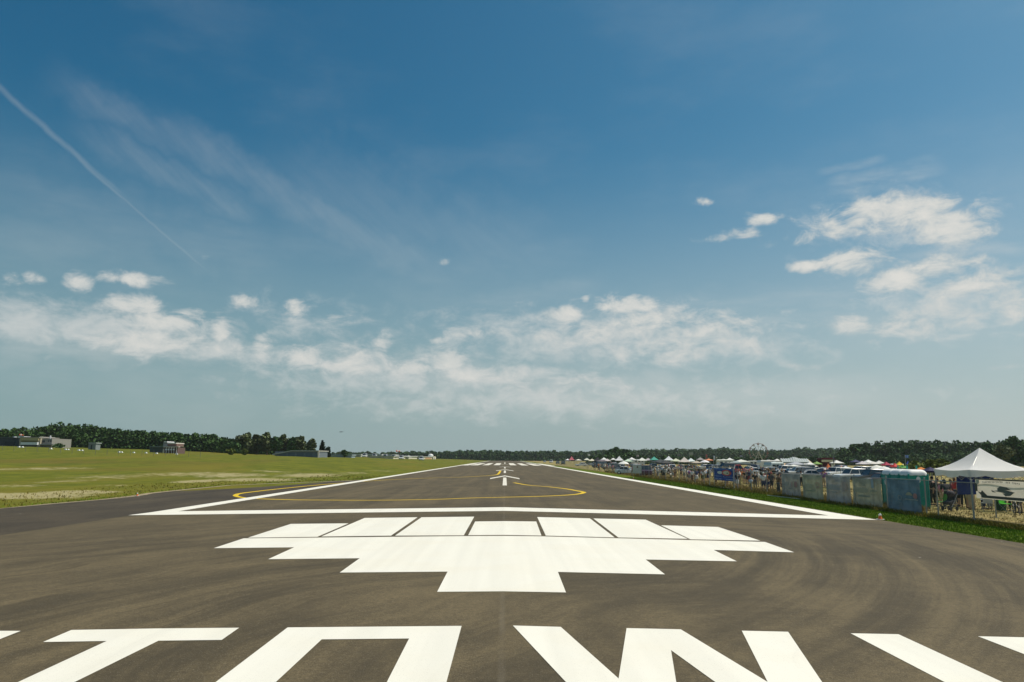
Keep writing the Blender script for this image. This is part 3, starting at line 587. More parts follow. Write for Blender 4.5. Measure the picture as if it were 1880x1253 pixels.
# ---------------------------------------------------------------- shared object materials
def mt(name, *a, **k): return mat(name, *a, **k)
GALV = mt('galvanised_steel', (.30, .31, .30), .5, .15, 8, metal=.5); DARKM = mt('dark_metal', (.05, .055, .05), .6); WH = mt('white_fabric', (.80, .79, .76), .75, .05, 1.5)
BLK = mt('black_rubber', (.02, .02, .02), .8); GLASS = mt('dark_window_glass', (.03, .045, .055), .08, .1, 1, spec=.8); CHR = mt('bright_metal', (.6, .6, .58), .3, .05, 4, metal=.8)
WPL = mt('white_plastic', (.78, .78, .75), .45, .06, 2); HLAMP = mt('lamp_glass', (.75, .75, .7), .15, .05, 3, spec=.8); TLAMP = mt('red_lamp_plastic', (.45, .02, .02), .2)
SKIN = mt('skin', (.50, .30, .20), .6, .1, 6); SKIN2 = mt('deeper_skin', (.26, .15, .09), .6, .1, 6)
# ---------------------------------------------------------------- chain link fence on the right
FX = 22.0
net = bpy.data.materials.new('chain_link_net'); net.use_nodes = True; t = net.node_tree; b = t.nodes['Principled BSDF']
b.inputs['Base Color'].default_value = (.22, .23, .22, 1); b.inputs['Roughness'].default_value = .5; b.inputs['Metallic'].default_value = .4
P = t.nodes.new('ShaderNodeTexCoord').outputs['Object']; S = nd(t, 'ShaderNodeSeparateXYZ', ins={0: P})
u = mth(t, 'ADD', S.outputs[1], S.outputs[2]); v = mth(t, 'SUBTRACT', S.outputs[1], S.outputs[2])
fu = mth(t, 'ABSOLUTE', mth(t, 'SUBTRACT', mth(t, 'FRACT', mth(t, 'MULTIPLY', u, 12.0)), .5)); fv = mth(t, 'ABSOLUTE', mth(t, 'SUBTRACT', mth(t, 'FRACT', mth(t, 'MULTIPLY', v, 12.0)), .5))
al = mth(t, 'LESS_THAN', mth(t, 'MINIMUM', fu, fv), .035); t.links.new(al, b.inputs['Alpha'])
fence = empty('chain_link_fence', (FX, 28, GZ), 0, 'long chain link fence between the mown verge and the showground', 'fence')
PY = []; y = 28.0
while y < 330: PY.append(y); y += 4.05
post_me = MB().tube([(0, 0, -.1), (0, 0, 1.92)], .035, 8).ball((0, 0, 1.94), .045, 8, 4).mesh('post')
for i, y in enumerate(PY):
    o = link('post', post_me, GALV if i == 0 else [], fence); o.location = (0, y-28, 0)
link('top_rail', MB().tube([(0, 0, 1.84), (0, PY[-1]-28, 1.84)], .022, 6), GALV, fence)
link('net', MB().add([(.02, 0, .03), (.02, PY[-1]-28, .03), (.02, PY[-1]-28, 1.84), (.02, 0, 1.84)], [(0, 1, 2, 3)]), net, fence)
# printed mesh screens tied to the fence; each runs along the fence and sags a little
def yat(px, X=FX): return X/math.tan(math.atan(ray(px, 890).x/ray(px, 890).y))
def screen(px0, px1, z0, z1, col, label, marks, X=FX-.05, name='printed_screen', cat='banner', alpha=.90, group=None):
    y1, y0 = yat(px0, X), yat(px1, X); L = y1-y0
    base = bpy.data.materials.new('screen_cloth'); base.use_nodes = True; t = base.node_tree; b = t.nodes['Principled BSDF']
    P = t.nodes.new('ShaderNodeTexCoord').outputs['Object']; n = noise(t, P, 1.6, 5, .6); n2 = noise(t, vmad(t, P, (1, 1, 6), (0, 0, 0)), 1.0, 4, .6)
    c = mixc(t, mrange(t, n, .35, .65, 0, 1), tuple(v*.78 for v in col), tuple(v*1.2 for v in col)); c = mixc(t, mrange(t, n2, .5, .7, 0, .35), c, (.24, .25, .23))
    t.links.new(c, b.inputs['Base Color']); b.inputs['Roughness'].default_value = .9; b.inputs['Alpha'].default_value = alpha; see_light(base, .16)
    r = empty(name, (X, y1, GZ), 0, label, cat, group)
    N, Mz = 24, 6; vs = []
    def sag(a, f): return .035*math.sin(a*9+f*3)+.02*math.sin(a*23)
    for j in range(Mz+1):
        for i in range(N+1):
            a, f = i/N, j/Mz; zz = z0+(z1-z0)*f-(.05*math.sin(math.pi*a) if f > .9 else 0)-(.02*abs(math.sin(a*12)) if f > .9 else 0)
            vs.append((sag(a, f), -L*a, zz))
    link('cloth', MB().add(vs, [(j*(N+1)+i, j*(N+1)+i+1, (j+1)*(N+1)+i+1, (j+1)*(N+1)+i) for j in range(Mz) for i in range(N)]), base, r, True)
    # marks: (a0, a1, f0, f1, colour, kind)
    groups = {}
    for a0, a1, f0, f1, mc, kind in marks:
        mb = groups.setdefault((mc, kind == 'text'), MB())
        def q(a, f, off=-.07): return (off+sag(a, f)*.9, -L*a, z0+(z1-z0)*f)
        if kind == 'bar': K = 4; [mb.add([q(a0+(a1-a0)*k/K, f0), q(a0+(a1-a0)*(k+1)/K, f0), q(a0+(a1-a0)*(k+1)/K, f1), q(a0+(a1-a0)*k/K, f1)], [(0, 1, 2, 3)]) for k in range(K)]
        elif kind == 'text':
            n = max(3, int((a1-a0)*L/.22)); w = (a1-a0)/n; K = 6; u_ = f0+(f1-f0)*.05; l_ = f0-(f1-f0)*.05
            for k in range(K): mb.add([q(a0+(a1-a0)*k/K, l_, -.066), q(a0+(a1-a0)*(k+1)/K, l_, -.066), q(a0+(a1-a0)*(k+1)/K, u_, -.066), q(a0+(a1-a0)*k/K, u_, -.066)], [(0, 1, 2, 3)])
            for k in range(n):
                if rng.random() < .12: continue
                s = a0+k*w; g = rng.integers(0, 3); th = (f1-f0)*.22
                mb.add([q(s, f0), q(s+w*.22, f0), q(s+w*.22, f1), q(s, f1)], [(0, 1, 2, 3)])
                mb.add([q(s+w*.22, f1-th), q(s+w*.72, f1-th), q(s+w*.72, f1), q(s+w*.22, f1)], [(0, 1, 2, 3)])
                if g: mb.add([q(s+w*.5, f0), q(s+w*.72, f0), q(s+w*.72, f1-th), q(s+w*.5, f1-th)], [(0, 1, 2, 3)])
                else: mb.add([q(s+w*.22, f0), q(s+w*.72, f0), q(s+w*.72, f0+th), q(s+w*.22, f0+th)], [(0, 1, 2, 3)])
        elif kind in ('disc', 'ring', 'half'):
            ca, cf = (a0+a1)/2, (f0+f1)/2; ra, rf = (a1-a0)/2, (f1-f0)/2; K = 20; inn = .62 if kind == 'ring' else 0.02; end = math.pi if kind == 'half' else 2*math.pi
            vs = [q(ca+ra*m_*math.cos(end*k/K), cf+rf*m_*math.sin(end*k/K), -.075) for k in range(K+1) for m_ in (inn, 1)]
            mb.add(vs, [(2*k, 2*k+1, 2*k+3, 2*k+2) for k in range(K)])
    for (mc, tx_), mb in groups.items(): link('lettering' if tx_ else 'printed_mark', mb, flat(mc, .9), r)
    return r
GS = 'printed mesh screens along the fence'
pale = (.30, .33, .33); pink = (.42, .30, .28); 
screen(1435, 1470.5, .05, 1.83, (.21, .24, .25), 'blue grey mesh screen with a striped flag mark, farthest of the fence screens', [(.04, .5, .46, .62, pale, 'text'), (.55, .6, .44, .66, pink, 'bar'), (.62, .67, .44, .66, (.38, .36, .28), 'bar'), (.69, .83, .44, .66, (.40, .22, .22), 'bar'), (.2, .62, .34, .38, (.24, .27, .26), 'bar')], group=GS)
screen(1473, 1511.5, .05, 1.83, (.24, .28, .22), 'green grey mesh screen with faint pink emblem, second of the fence screens', [(.06, .55, .46, .62, (.31, .34, .28), 'text'), (.66, .86, .48, .72, (.36, .25, .22), 'ring'), (.22, .62, .34, .39, (.26, .30, .22), 'bar')], group=GS)
screen(1516, 1562, .05, 1.83, (.22, .25, .27), 'blue grey mesh screen with pale pink oval head emblem, middle of the fence screens', [(.05, .6, .5, .66, (.29, .33, .37), 'text'), (.66, .88, .48, .82, (.42, .33, .31), 'disc'), (.3, .5, .38, .42, (.25, .28, .28), 'bar')], group=GS)
screen(1564.5, 1619, .05, 1.83, (.25, .28, .23), 'green grey mesh screen with pale blue stripe and bird mark beside the toilets', [(.04, .58, .50, .64, (.33, .36, .30), 'text'), (.68, .78, .66, .95, (.28, .35, .42), 'bar'), (.62, .84, .42, .62, (.37, .35, .27), 'half'), (.25, .6, .34, .39, (.27, .30, .25), 'bar')], group=GS)
screen(1628, 1690, .02, 1.86, (.085, .15, .21), 'deep blue mesh screen with round emblem in front of the portable toilets', [(.36, .50, .36, .52, (.25, .28, .30), 'ring'), (.36, .50, .2, .3, (.20, .24, .26), 'text'), (.58, .78, .44, .62, (.36, .33, .24), 'half'), (.80, .92, .44, .60, (.40, .20, .20), 'disc'), (.56, .93, .40, .425, (.33, .34, .32), 'bar')], alpha=.93, group=GS)
# blue banner with a red ring emblem
def framed_banner():
    X = FX-.08; y1, y0 = yat(1311.5, X), yat(1350.5, X); L = y1-y0
    r = screen(1311.5, 1350.5, .78, 2.02, (.022, .060, .235), 'bright blue banner with a red ring emblem hung on a pale pipe frame', [(.0, 1.0, .88, .97, (.08, .2, .46), 'bar'), (.42, .86, .40, .86, (.58, .10, .08), 'ring'), (.49, .79, .47, .79, (.62, .56, .42), 'disc'), (.22, .46, .50, .74, (.62, .64, .60), 'disc'), (.58, .72, .52, .66, (.08, .09, .05), 'disc'), (.03, .42, .30, .36, (.30, .36, .44), 'text'), (.5, .95, .28, .36, (.30, .30, .36), 'text'), (.02, .42, .08, .15, (.40, .46, .58), 'text'), (.62, .94, .08, .15, (.44, .48, .66), 'text')], X=X, name='fence_banner', alpha=1.0)
    fr = MB()
    for a in (-.9, L+.35): fr.tube([(-.25, -a, 0), (-.25, -a, 2.1)], .045, 6)
    fr.tube([(-.25, .9, .12), (-.25, -L-.35, .12)], .04, 6); fr.tube([(-.25, .9, 2.1), (-.25, -L-.35, 2.1)], .03, 6)
    link('pipe_frame', fr, flat((.38, .37, .31), .5), r)
framed_banner()
# ---------------------------------------------------------------- runway edge lights
def edge_light(x, y, sc, label):
    r = empty('runway_light', (x, y, 0), 0, label, 'runway light', 'runway edge lights', sc); r.location.z = GZ+.03 if abs(x) > 18 else crown(x)
    link('base_plate', MB().tube([(0, 0, 0), (0, 0, .03)], .24, 14), WPL, r)
    link('cone_body', MB().tube([(0, 0, .03), (0, 0, .24)], [.13, .065], 12), mt('orange_paint', (.72, .16, .03), .5), r)
    link('lens', MB().tube([(0, 0, .24), (0, 0, .31), (0, 0, .36)], [.085, .08, .03], 10), HLAMP, r)
p = back(1603, 954.0, cz); edge_light(18.15, p.y, .80, 'orange and white runway light beside the right tip of the white bar')
p = back(256, 911.3, cz); edge_light(p.x-.3, p.y+.3, .62, 'orange runway light with white base at the left pad edge')
p = back(1143, 880, cz); edge_light(18.6, yat(1163, 18.6), .6, 'small weathered runway light far down the right edge')
# ---------------------------------------------------------------- people
SKB = [('pel', (0, 0, .95), .150), ('spi', (0, .01, 1.12), .135), ('che', (0, .02, 1.33), .150), ('nec', (0, .01, 1.47), .062), ('hd0', (0, -.01, 1.56), .085), ('hd1', (0, -.01, 1.68), .088)]
def person_pose(kind):
    """joint positions (x right, y forward negative = facing -y)"""
    J = {k: Vector(p) for k, p, r in SKB}
    A = dict(stand=(((.20, .02, 1.40), (.27, .04, 1.13), (.26, -.06, .88)), ((-.20, .02, 1.40), (-.27, .04, 1.13), (-.25, -.07, .88)), ((.09, 0, .88), (.11, -.02, .48), (.12, .02, .08)), ((-.09, 0, .88), (-.10, -.02, .48), (-.12, .02, .08))),
             camera=(((.20, .0, 1.40), (.30, -.16, 1.22), (.10, -.26, 1.52)), ((-.20, .0, 1.40), (-.30, -.16, 1.22), (-.10, -.26, 1.52)), ((.09, 0, .88), (.12, -.02, .48), (.14, .02, .08)), ((-.09, 0, .88), (-.12, -.02, .48), (-.16, .04, .08))),
             hip=(((.20, .02, 1.40), (.38, .10, 1.18), (.19, -.02, 1.02)), ((-.20, .02, 1.40), (-.27, .03, 1.13), (-.25, -.08, .90)), ((.09, 0, .88), (.12, -.03, .48), (.15, .02, .08)), ((-.09, 0, .88), (-.10, .0, .48), (-.11, .05, .08))),
             walk=(((.20, .02, 1.40), (.26, .14, 1.16), (.25, .06, .93)), ((-.20, .02, 1.40), (-.26, -.08, 1.14), (-.24, -.26, .98)), ((.09, 0, .88), (.10, -.20, .52), (.10, -.24, .10)), ((-.09, 0, .88), (-.10, .06, .49), (-.10, .30, .14))),
             bend=(((.18, -.22, 1.28), (.22, -.30, 1.02), (.16, -.42, .82)), ((-.18, -.22, 1.28), (-.22, -.32, 1.02), (-.16, -.44, .82)), ((.09, .04, .88), (.12, -.04, .48), (.13, .02, .08)), ((-.09, .04, .88), (-.12, -.02, .48), (-.13, .04, .08))))[kind]
    if kind == 'bend':
        J['spi'] = Vector((0, -.06, 1.10)); J['che'] = Vector((0, -.2, 1.25)); J['nec'] = Vector((0, -.30, 1.34)); J['hd0'] = Vector((0, -.36, 1.40)); J['hd1'] = Vector((0, -.42, 1.50))
    return J, [[Vector(q) for q in l] for l in A]
def skin_mesh(name, pts, edges, rads, sub=1, root=0):
    me = bpy.data.meshes.new(name+'_rig'); me.from_pydata(pts, edges, []); o = bpy.data.objects.new(name+'_rig', me); COL.objects.link(o)
    o.modifiers.new('s', 'SKIN'); 
    for i, r in enumerate(rads):
        sv = me.skin_vertices[0].data[i]; sv.radius = r if isinstance(r, tuple) else (r, r); sv.use_root = (i == root)
    sb = o.modifiers.new('u', 'SUBSURF'); sb.levels = sub; sb.render_levels = sub
    dg = bpy.context.evaluated_depsgraph_get(); out = bpy.data.meshes.new_from_object(o.evaluated_get(dg)); out.name = name
    bpy.data.objects.remove(o); out.polygons.foreach_set('use_smooth', [True]*len(out.polygons)); return out
def merge(me, mb):
    m2 = mb.mesh('x', True); bm = bmesh.new(); bm.from_mesh(me); bm.from_mesh(m2); bm.to_mesh(me); bm.free(); bpy.data.meshes.remove(m2); me.polygons.foreach_set('use_smooth', [True]*len(me.polygons)); return me
PM = {}
for kind in ('stand', 'camera', 'hip', 'walk', 'bend'):
    J, (ra, la, rl, ll) = person_pose(kind)
    pts = [J[k] for k, _, _ in SKB]; rad = [(.15, .11), (.13, .10), (.155, .105), .055, (.075, .085), (.078, .09)]; ed = [(i, i+1) for i in range(5)]
    def chain(root, arr, rr):
        last = root
        for q, r in zip(arr, rr): pts.append(q); rad.append(r); ed.append((last, len(pts)-1)); last = len(pts)-1
    chain(2, ra, (.065, .045, .028)); chain(2, la, (.065, .045, .028))
    for L_ in (rl, ll): chain(0, L_+[L_[2]+Vector((0, -.02, -.04)), L_[2]+Vector((0, -.16, -.055))], (.088, .062, .042, .042, .034))
    me = skin_mesh('body', pts, ed, rad)
    x = MB(); hp, hn = J['hd1'], (J['hd1']-J['nec']).normalized()
    x.ball(J['hd0'].lerp(J['hd1'], .45)+Vector((0, -.098, 0)), (.014, .022, .018), 6, 4)       # nose
    for s in (-1, 1): x.ball(J['hd0'].lerp(J['hd1'], .5)+Vector((s*.088, 0, 0)), (.014, .022, .03), 6, 4)  # ears
    for arm, s in ((ra, 1), (la, -1)):
        d = (arm[2]-arm[1]).normalized(); w = arm[2]; sd_ = Vector((0, 1, 0)) if abs(d.y) < .8 else Vector((1, 0, 0)); sd_ = (sd_-d*sd_.dot(d)).normalized(); nn = d.cross(sd_)
        x.tube([w, w+d*.04, w+d*.085], [.027, .036, .034], 8)
        for k, (o_, l_) in enumerate(((-.026, .058), (-.009, .072), (.009, .068), (.025, .052))):
            b0 = w+d*.075+sd_*o_; x.tube([b0, b0+d*l_*.55+nn*.006, b0+d*l_*.95+nn*.022], [.010, .009, .006], 5)
        b0 = w+d*.03-sd_*.03; x.tube([b0, b0-sd_*.022+d*.025, b0-sd_*.026+d*.055], [.011, .010, .007], 5)
    merge(me, x)
    PM[kind, 'body'] = me
    e = [ra[0].lerp(ra[1], .95), la[0].lerp(la[1], .95)]
    pts = [J['pel']+Vector((0, 0, .02)), J['spi'], J['che'], J['che'].lerp(J['nec'], .62), ra[0], e[0], la[0], e[1]]
    PM[kind, 'shirt'] = skin_mesh('shirt', pts, [(0, 1), (1, 2), (2, 3), (2, 4), (4, 5), (2, 6), (6, 7)], [(.185, .145), (.165, .13), (.185, .135), .085, .088, .075, .088, .075])
    for nm, f in (('shorts', .95), ('trousers', 1.9)):
        pts = [J['pel']+Vector((0, 0, .10)), J['pel']-Vector((0, 0, .04))]; ed = [(0, 1)]; rd = [(.165, .13), (.175, .14)]
        for L_ in (rl, ll):
            k0 = len(pts); pts.append(L_[0]-Vector((0, 0, .05))); rd.append(.115); ed.append((1, k0))
            if f < 1: pts.append(L_[0].lerp(L_[1], f)); rd.append(.095); ed.append((k0, k0+1))
            else:
                pts.append(L_[1]); rd.append(.085); pts.append(L_[1].lerp(L_[2], .9)); rd.append(.07); ed += [(k0, k0+1), (k0+1, k0+2)]
        PM[kind, nm] = skin_mesh(nm, pts, ed, rd)
    hc = J['hd0'].lerp(J['hd1'], .78); up = (J['hd1']-J['hd0']).normalized()
    bk = Vector((0, 1, 0)) if kind != 'bend' else Vector((0, .5, .8)).normalized()
    PM[kind, 'hair'] = MB().ball(hc+bk*.028+up*.025, (.098, .105, .098), 10, 7).mesh('hair', True)
    PM[kind, 'long_hair'] = MB().ball(hc+bk*.028+up*.02, (.102, .108, .102), 10, 7).ball(hc+bk*.075-up*.11, (.085, .05, .15), 8, 6).mesh('long_hair', True)
    PM[kind, 'cap'] = MB().ball(hc+up*.04, (.105, .112, .085), 10, 6).tube([hc+Vector((0, -.06, .05)), hc+Vector((0, -.19, .035))], [.075, .05], 8).mesh('cap', True)
    PM[kind, 'sun_hat'] = MB().tube([hc+up*.045, hc+up*.06], [.20, .19], 14).ball(hc+up*.07, (.105, .11, .085), 10, 6).mesh('sun_hat', True)
    PM[kind, 'shoes'] = merge(MB().mesh('shoes'), (lambda m_: [m_.ball(L_[2]+Vector((0, -.075, -.035)), (.05, .15, .045), 8, 5) for L_ in (rl, ll)] and m_)(MB()))
CLO = {'white': (.80, .79, .76), 'black': (.018, .018, .02), 'dark blue': (.02, .03, .10), 'red': (.50, .03, .03), 'grey': (.25, .26, .27), 'pale blue': (.34, .46, .62), 'pink': (.66, .25, .32), 'tan': (.48, .36, .22), 'green': (.06, .16, .07), 'orange': (.72, .22, .06), 'bright blue': (.05, .16, .52), 'olive': (.16, .17, .07), 'maroon': (.20, .03, .05), 'yellow': (.75, .55, .08), 'purple': (.18, .08, .26), 'bright green': (.16, .60, .04), 'brown': (.16, .09, .05), 'dark grey': (.07, .07, .08)}
HAIRC = {'brown': (.08, .045, .025), 'black': (.012, .01, .01), 'blond': (.40, .28, .13), 'grey': (.35, .34, .33)}
PEOPLE = []
def person(x, y, rz, kind, shirt, legs, legc, head, headc, where, sc=1.0, skin=None, group=None, z=None):
    o = bpy.data.objects.new('person', PM[kind, 'body']); COL.objects.link(o)
    if not PM[kind, 'body'].materials: PM[kind, 'body'].materials.append(SKIN)
    o.location = (x, y, terr(x, y) if z is None else z); o.rotation_euler = (0, 0, rz); o.scale = (sc,)*3
    if skin: override(o, SKIN2)
    for part, c in (('shirt', CLO[shirt]), (legs, CLO[legc]), (head, CLO.get(headc) or HAIRC[headc]), ('shoes', (.06, .05, .05))):
        me = PM[kind, part]
        if not me.materials: me.materials.append(BLK)
        q = bpy.data.objects.new({'long_hair': 'hair', 'sun_hat': 'hat'}.get(part, part), me); COL.objects.link(q); q.parent = o; override(q, flat(c, .85))
    HD = {'hair': headc+' hair', 'long_hair': 'long '+headc+' hair', 'cap': headc+' cap', 'sun_hat': headc+' brimmed hat'}[head]
    pose = {'stand': 'standing', 'camera': 'raising both hands to the eyes', 'hip': 'with one hand on the hip', 'walk': 'walking', 'bend': 'bending forward'}[kind]
    PEOPLE.append((o, 'person' if sc > .85 else 'small child', shirt, legs, legc, HD, pose, where, group)); return o
# ---------------------------------------------------------------- canopies
def canopy(x, y, rz, w, dpt, eave, peak, col, label, val=.28, legm=GALV, nl=4, z=None, group=None, curve=.10, name='canopy_tent', big=False):
    r = empty(name, (x, y, terr(x, y) if z is None else z), rz, label, 'tent', group)
    m = flat(col, .78) if not big else see_light(mt('canopy_fabric', col, .8, .05, 1.2, bump=.15), .22)
    N = 12; vs = []; fs = []
    ring = []
    for s in range(4):
        c0 = [(-1, -1), (1, -1), (1, 1), (-1, 1)][s]; c1 = [(1, -1), (1, 1), (-1, 1), (-1, -1)][s]
        for k in range(N): ring.append((c0[0]+(c1[0]-c0[0])*k/N, c0[1]+(c1[1]-c0[1])*k/N, k/N))
    R_ = 6
    for j in range(R_+1):
        f = j/R_                                    # 0 eave, 1 peak
        for a, b_, k in ring:
            s = 1-f
            zz = eave+(peak-eave)*(f**1.25*(1-curve)+curve*f*f)-.10*math.sin(math.pi*k)*(1-f)*w/3*.6
            vs.append((a*s*w/2, b_*s*dpt/2, zz))
    M = len(ring)
    fs = [(j*M+i, j*M+(i+1) % M, (j+1)*M+(i+1) % M, (j+1)*M+i) for j in range(R_) for i in range(M)]
    link('roof', MB().add(vs, fs), m, r, True)
    # valance hanging in shallow scallops with a little billow
    vv = []; 
    for i, (a, b_, k) in enumerate(ring):
        x0, y0 = a*w/2*1.003, b_*dpt/2*1.003; zt = eave-.10*math.sin(math.pi*k)*w/3*.6-.004; sc_ = val*(.72+.28*abs(math.cos(math.pi*k*2))); bl = .05*math.sin(i*1.7)+.03*math.sin(i*3.1)
        nx_, ny_ = (0, -1) if i < N else (1, 0) if i < 2*N else (0, 1) if i < 3*N else (-1, 0)
        vv += [(x0, y0, zt), (x0+nx_*bl*.6, y0+ny_*bl*.6, zt-sc_*.55), (x0+nx_*bl, y0+ny_*bl, zt-sc_)]
    link('valance', MB().add(vv, [(3*i+a, 3*((i+1) % M)+a, 3*((i+1) % M)+a+1, 3*i+a+1) for i in range(M) for a in (0, 1)]), m, r, True)
    for sx_ in (-1, 1):
        for sy_ in (-1, 1):
            link('leg', MB().box(-.025, .025, -.025, .025, 0, eave-.06).box(-.06, .06, -.06, .06, 0, .02), legm, r).location = (sx_*(w/2-.05), sy_*(dpt/2-.05), 0)
    if big:
        fr = MB()
        for i in range(4):
            a = [(-1, -1), (1, -1), (1, 1), (-1, 1)][i]; b_ = [(1, -1), (1, 1), (-1, 1), (-1, -1)][i]
            p = Vector((a[0]*(w/2-.06), a[1]*(dpt/2-.06), eave-.12)); q = Vector((b_[0]*(w/2-.06), b_[1]*(dpt/2-.06), eave-.12)); K = 4
            for k in range(K):
                u, v = p.lerp(q, k/K), p.lerp(q, (k+1)/K); fr.tube([u, v-Vector((0, 0, .38))], .012, 5); fr.tube([u-Vector((0, 0, .38)), v], .012, 5)
            fr.tube([p, Vector((0, 0, peak-.12))], .016, 5)
        link('folding_frame', fr, GALV, r)
    return r
GZR = GZ
p = Vector((23.85, 37.85, 0))
canopy(23.62, 37.85, 0, 3.05, 3.05, 2.44, 3.50, (.80, .79, .77), 'large white peaked pop-up canopy with grey scalloped valance beside the toilets', val=.34, big=True, z=GZ, curve=.35)
# black and white banner with a drawn aeroplane on the fence in front of the canopy
def plane_banner():
    X = FX-.07; y1 = yat(1791, X); L = 3.95; z0, z1 = 1.15, 2.06
    r = empty('canopy_banner', (X, y1, GZ), 0, 'cream and black banner with a drawn aeroplane, hung before the white canopy', 'banner')
    N = 20; f0 = lambda a: .03*math.sin(a*7)
    link('cloth', MB().add([(f0(i/N), -L*i/N, z) for z in (z0, z1) for i in range(N+1)], [(i, i+1, N+2+i, N+1+i) for i in range(N)]), see_light(mt('cream_vinyl', (.80, .74, .62), .7, .06, 2), .4), r, True)
    def q(a, f, off=-.045): return (off+f0(a), -L*a, z0+(z1-z0)*f)
    def poly(mb, pts, off=-.045): mb.add([q(a, f, off) for a, f in pts], [tuple(range(len(pts)))])
    g = MB(); K = 10
    for k in range(K):
        poly(g, [(.0+k/K, .93), ((k+1)/K, .93), ((k+1)/K, 1.0), (k/K, 1.0)]); 
        if k >= 1: poly(g, [(k/K, .04), ((k+1)/K, .04), ((k+1)/K, .17), (k/K, .17)])
    poly(g, [(.0, .35), (.045, .35), (.045, .75), (.0, .78)]); poly(g, [(.045, .35), (.10, .17), (.16, .12), (.10, .30)]); poly(g, [(.10, .30), (.16, .12), (.22, .14), (.12, .42)])
    link('black_border', g, flat((.10, .10, .085), .8), r)
    link('aeroplane_drawing', (lambda m_: [poly(m_, s, -.05) for s in ([(.33, .42), (.42, .46), (.56, .50), (.66, .44), (.72, .40), (.66, .34), (.56, .33), (.48, .37)], [(.40, .52), (.46, .66), (.58, .63), (.66, .50), (.56, .50), (.42, .46)], [(.50, .33), (.56, .33), (.66, .34), (.70, .38), (.64, .24), (.55, .20)], [(.33, .42), (.29, .46), (.31, .36), (.38, .34)])] and m_)(MB()), flat((.16, .17, .15), .8), r)
    gl = MB(); poly(gl, [(.56, .52), (.58, .59), (.62, .56), (.63, .51)], -.055); link('cockpit', gl, flat((.05, .05, .06), .3), r)
    tx = MB()
    for k in range(26):                               # arched line of small dark letters
        a = .14+k*.026
        if k in (15, 16, 20): continue
        base = .76+.05*math.sin(math.pi*(k/26)); w = .017; h = .085
        poly(tx, [(a, base), (a+.005, base), (a+.005, base+h), (a, base+h)], -.05); poly(tx, [(a+.005, base+h*.75), (a+w, base+h*.75), (a+w, base+h), (a+.005, base+h)], -.05)
        if k % 3: poly(tx, [(a+.005, base+h*.3), (a+w, base+h*.3), (a+w, base+h*.52), (a+.005, base+h*.52)], -.05)
    for k in range(22): poly(tx, [(.86+.012*(k % 9), .30+.09*(k//9)), (.868+.012*(k % 9), .30+.09*(k//9)), (.868+.012*(k % 9), .345+.09*(k//9)), (.86+.012*(k % 9), .345+.09*(k//9))], -.05)
    link('lettering', tx, flat((.12, .11, .09), .8), r)
    d = MB(); K = 18; d.add([q(.055+.034*m_*math.cos(6.2832*k/K), .84+.13*m_*math.sin(6.2832*k/K), -.05) for k in range(K+1) for m_ in (.02, 1)], [(2*k, 2*k+1, 2*k+3, 2*k+2) for k in range(K)])
    link('round_seal', d, flat((.50, .47, .38), .8), r)
plane_banner()
# blue side wall hanging at the back of the canopy
b_ = MB(); N = 14; b_.add([(i/N*1.9, .05*math.sin(i*1.3), z) for z in (1.15, 2.2) for i in range(N+1)], [(i, i+1, N+2+i, N+1+i) for i in range(N)])
o = link('side_wall', b_, see_light(mt('blue_tarpaulin', (.007, .026, .15), .6, .2, 2), .12), None, True); o.location = (23.2, 39.32, GZ); tag(o, 'royal blue tarpaulin wall hanging at the back of the white canopy', 'tarpaulin')
# ---------------------------------------------------------------- portable toilets
TEAL = mt('teal_plastic', (.010, .28, .215), .45, .1, 2); TROOF = mt('white_translucent_roof', (.80, .80, .77), .5, .05, 3)
def toilet():
    r = empty('portable_toilet', (0, 0, 0)); W_, D_, Hh = 1.14, 1.06, 2.05
    mb = MB().box(-W_/2, W_/2, -D_/2, D_/2, .12, Hh)
    for s in (-1, 1):
        for z in (.45, .75, 1.05, 1.35): mb.tube([(s*.30-.14, -D_/2-.012, z), (s*.30+.14, -D_/2-.012, z+.10)], .035, 6)
        for z in (.45, .8, 1.15, 1.5): mb.tube([(-W_/2-.012, s*.3-.14, z), (-W_/2-.012, s*.3+.14, z+.06)], .03, 6)
        for t in (-1, 1): mb.tube([(s*W_/2, t*D_/2, .1), (s*W_/2, t*D_/2, Hh)], .055, 8)
    link('cabin', mb, TEAL, r)
    link('skid', MB().box(-W_/2-.02, W_/2+.02, -D_/2-.02, D_/2+.02, 0, .11), flat((.12, .12, .12)), r)
    vs = []; K = 10; J = 6                               # domed roof with ribs
    for j in range(J+1):
        for k in range(K*4):
            a = 2*math.pi*k/(K*4); f = j/J; s = math.cos(f*math.pi/2)**.45; cx = max(-1, min(1, 1.25*math.cos(a))); cy = max(-1, min(1, 1.25*math.sin(a)))
            vs.append((cx*(W_/2+.05)*s, cy*(D_/2+.05)*s, Hh-.08+.36*math.sin(f*math.pi/2)+(.018 if k % 4 < 2 else 0)*(1-f)))
    M = K*4; link('roof', MB().add(vs, [(j*M+i, j*M+(i+1) % M, (j+1)*M+(i+1) % M, (j+1)*M+i) for j in range(J) for i in range(M)]), TROOF, r, True)
    d = link('door', MB().box(-.02, .0, -.36, .36, .2, 1.86), mt('teal_door', (.02, .33, .26), .45, .1, 2), r); d.location = (-W_/2-.035, 0, 0)
    link('latch', MB().box(-.03, 0, -.03, .03, -.05, .05), WPL, d).location = (-.02, -.28, 1.05)
    link('vent', MB().ball((0, 0, 0), (.14, .02, .20), 12, 7), WPL, r).location = (.0, -D_/2-.015, 1.72)
    link('vent', MB().ball((0, 0, 0), (.02, .12, .16), 12, 7), WPL, d).location = (-.02, 0, 1.5)
    link('vent_pipe', MB().tube([(0, 0, 0), (0, 0, .5)], .05, 8), TEAL, r).location = (W_/2-.12, D_/2-.12, Hh)
    return r
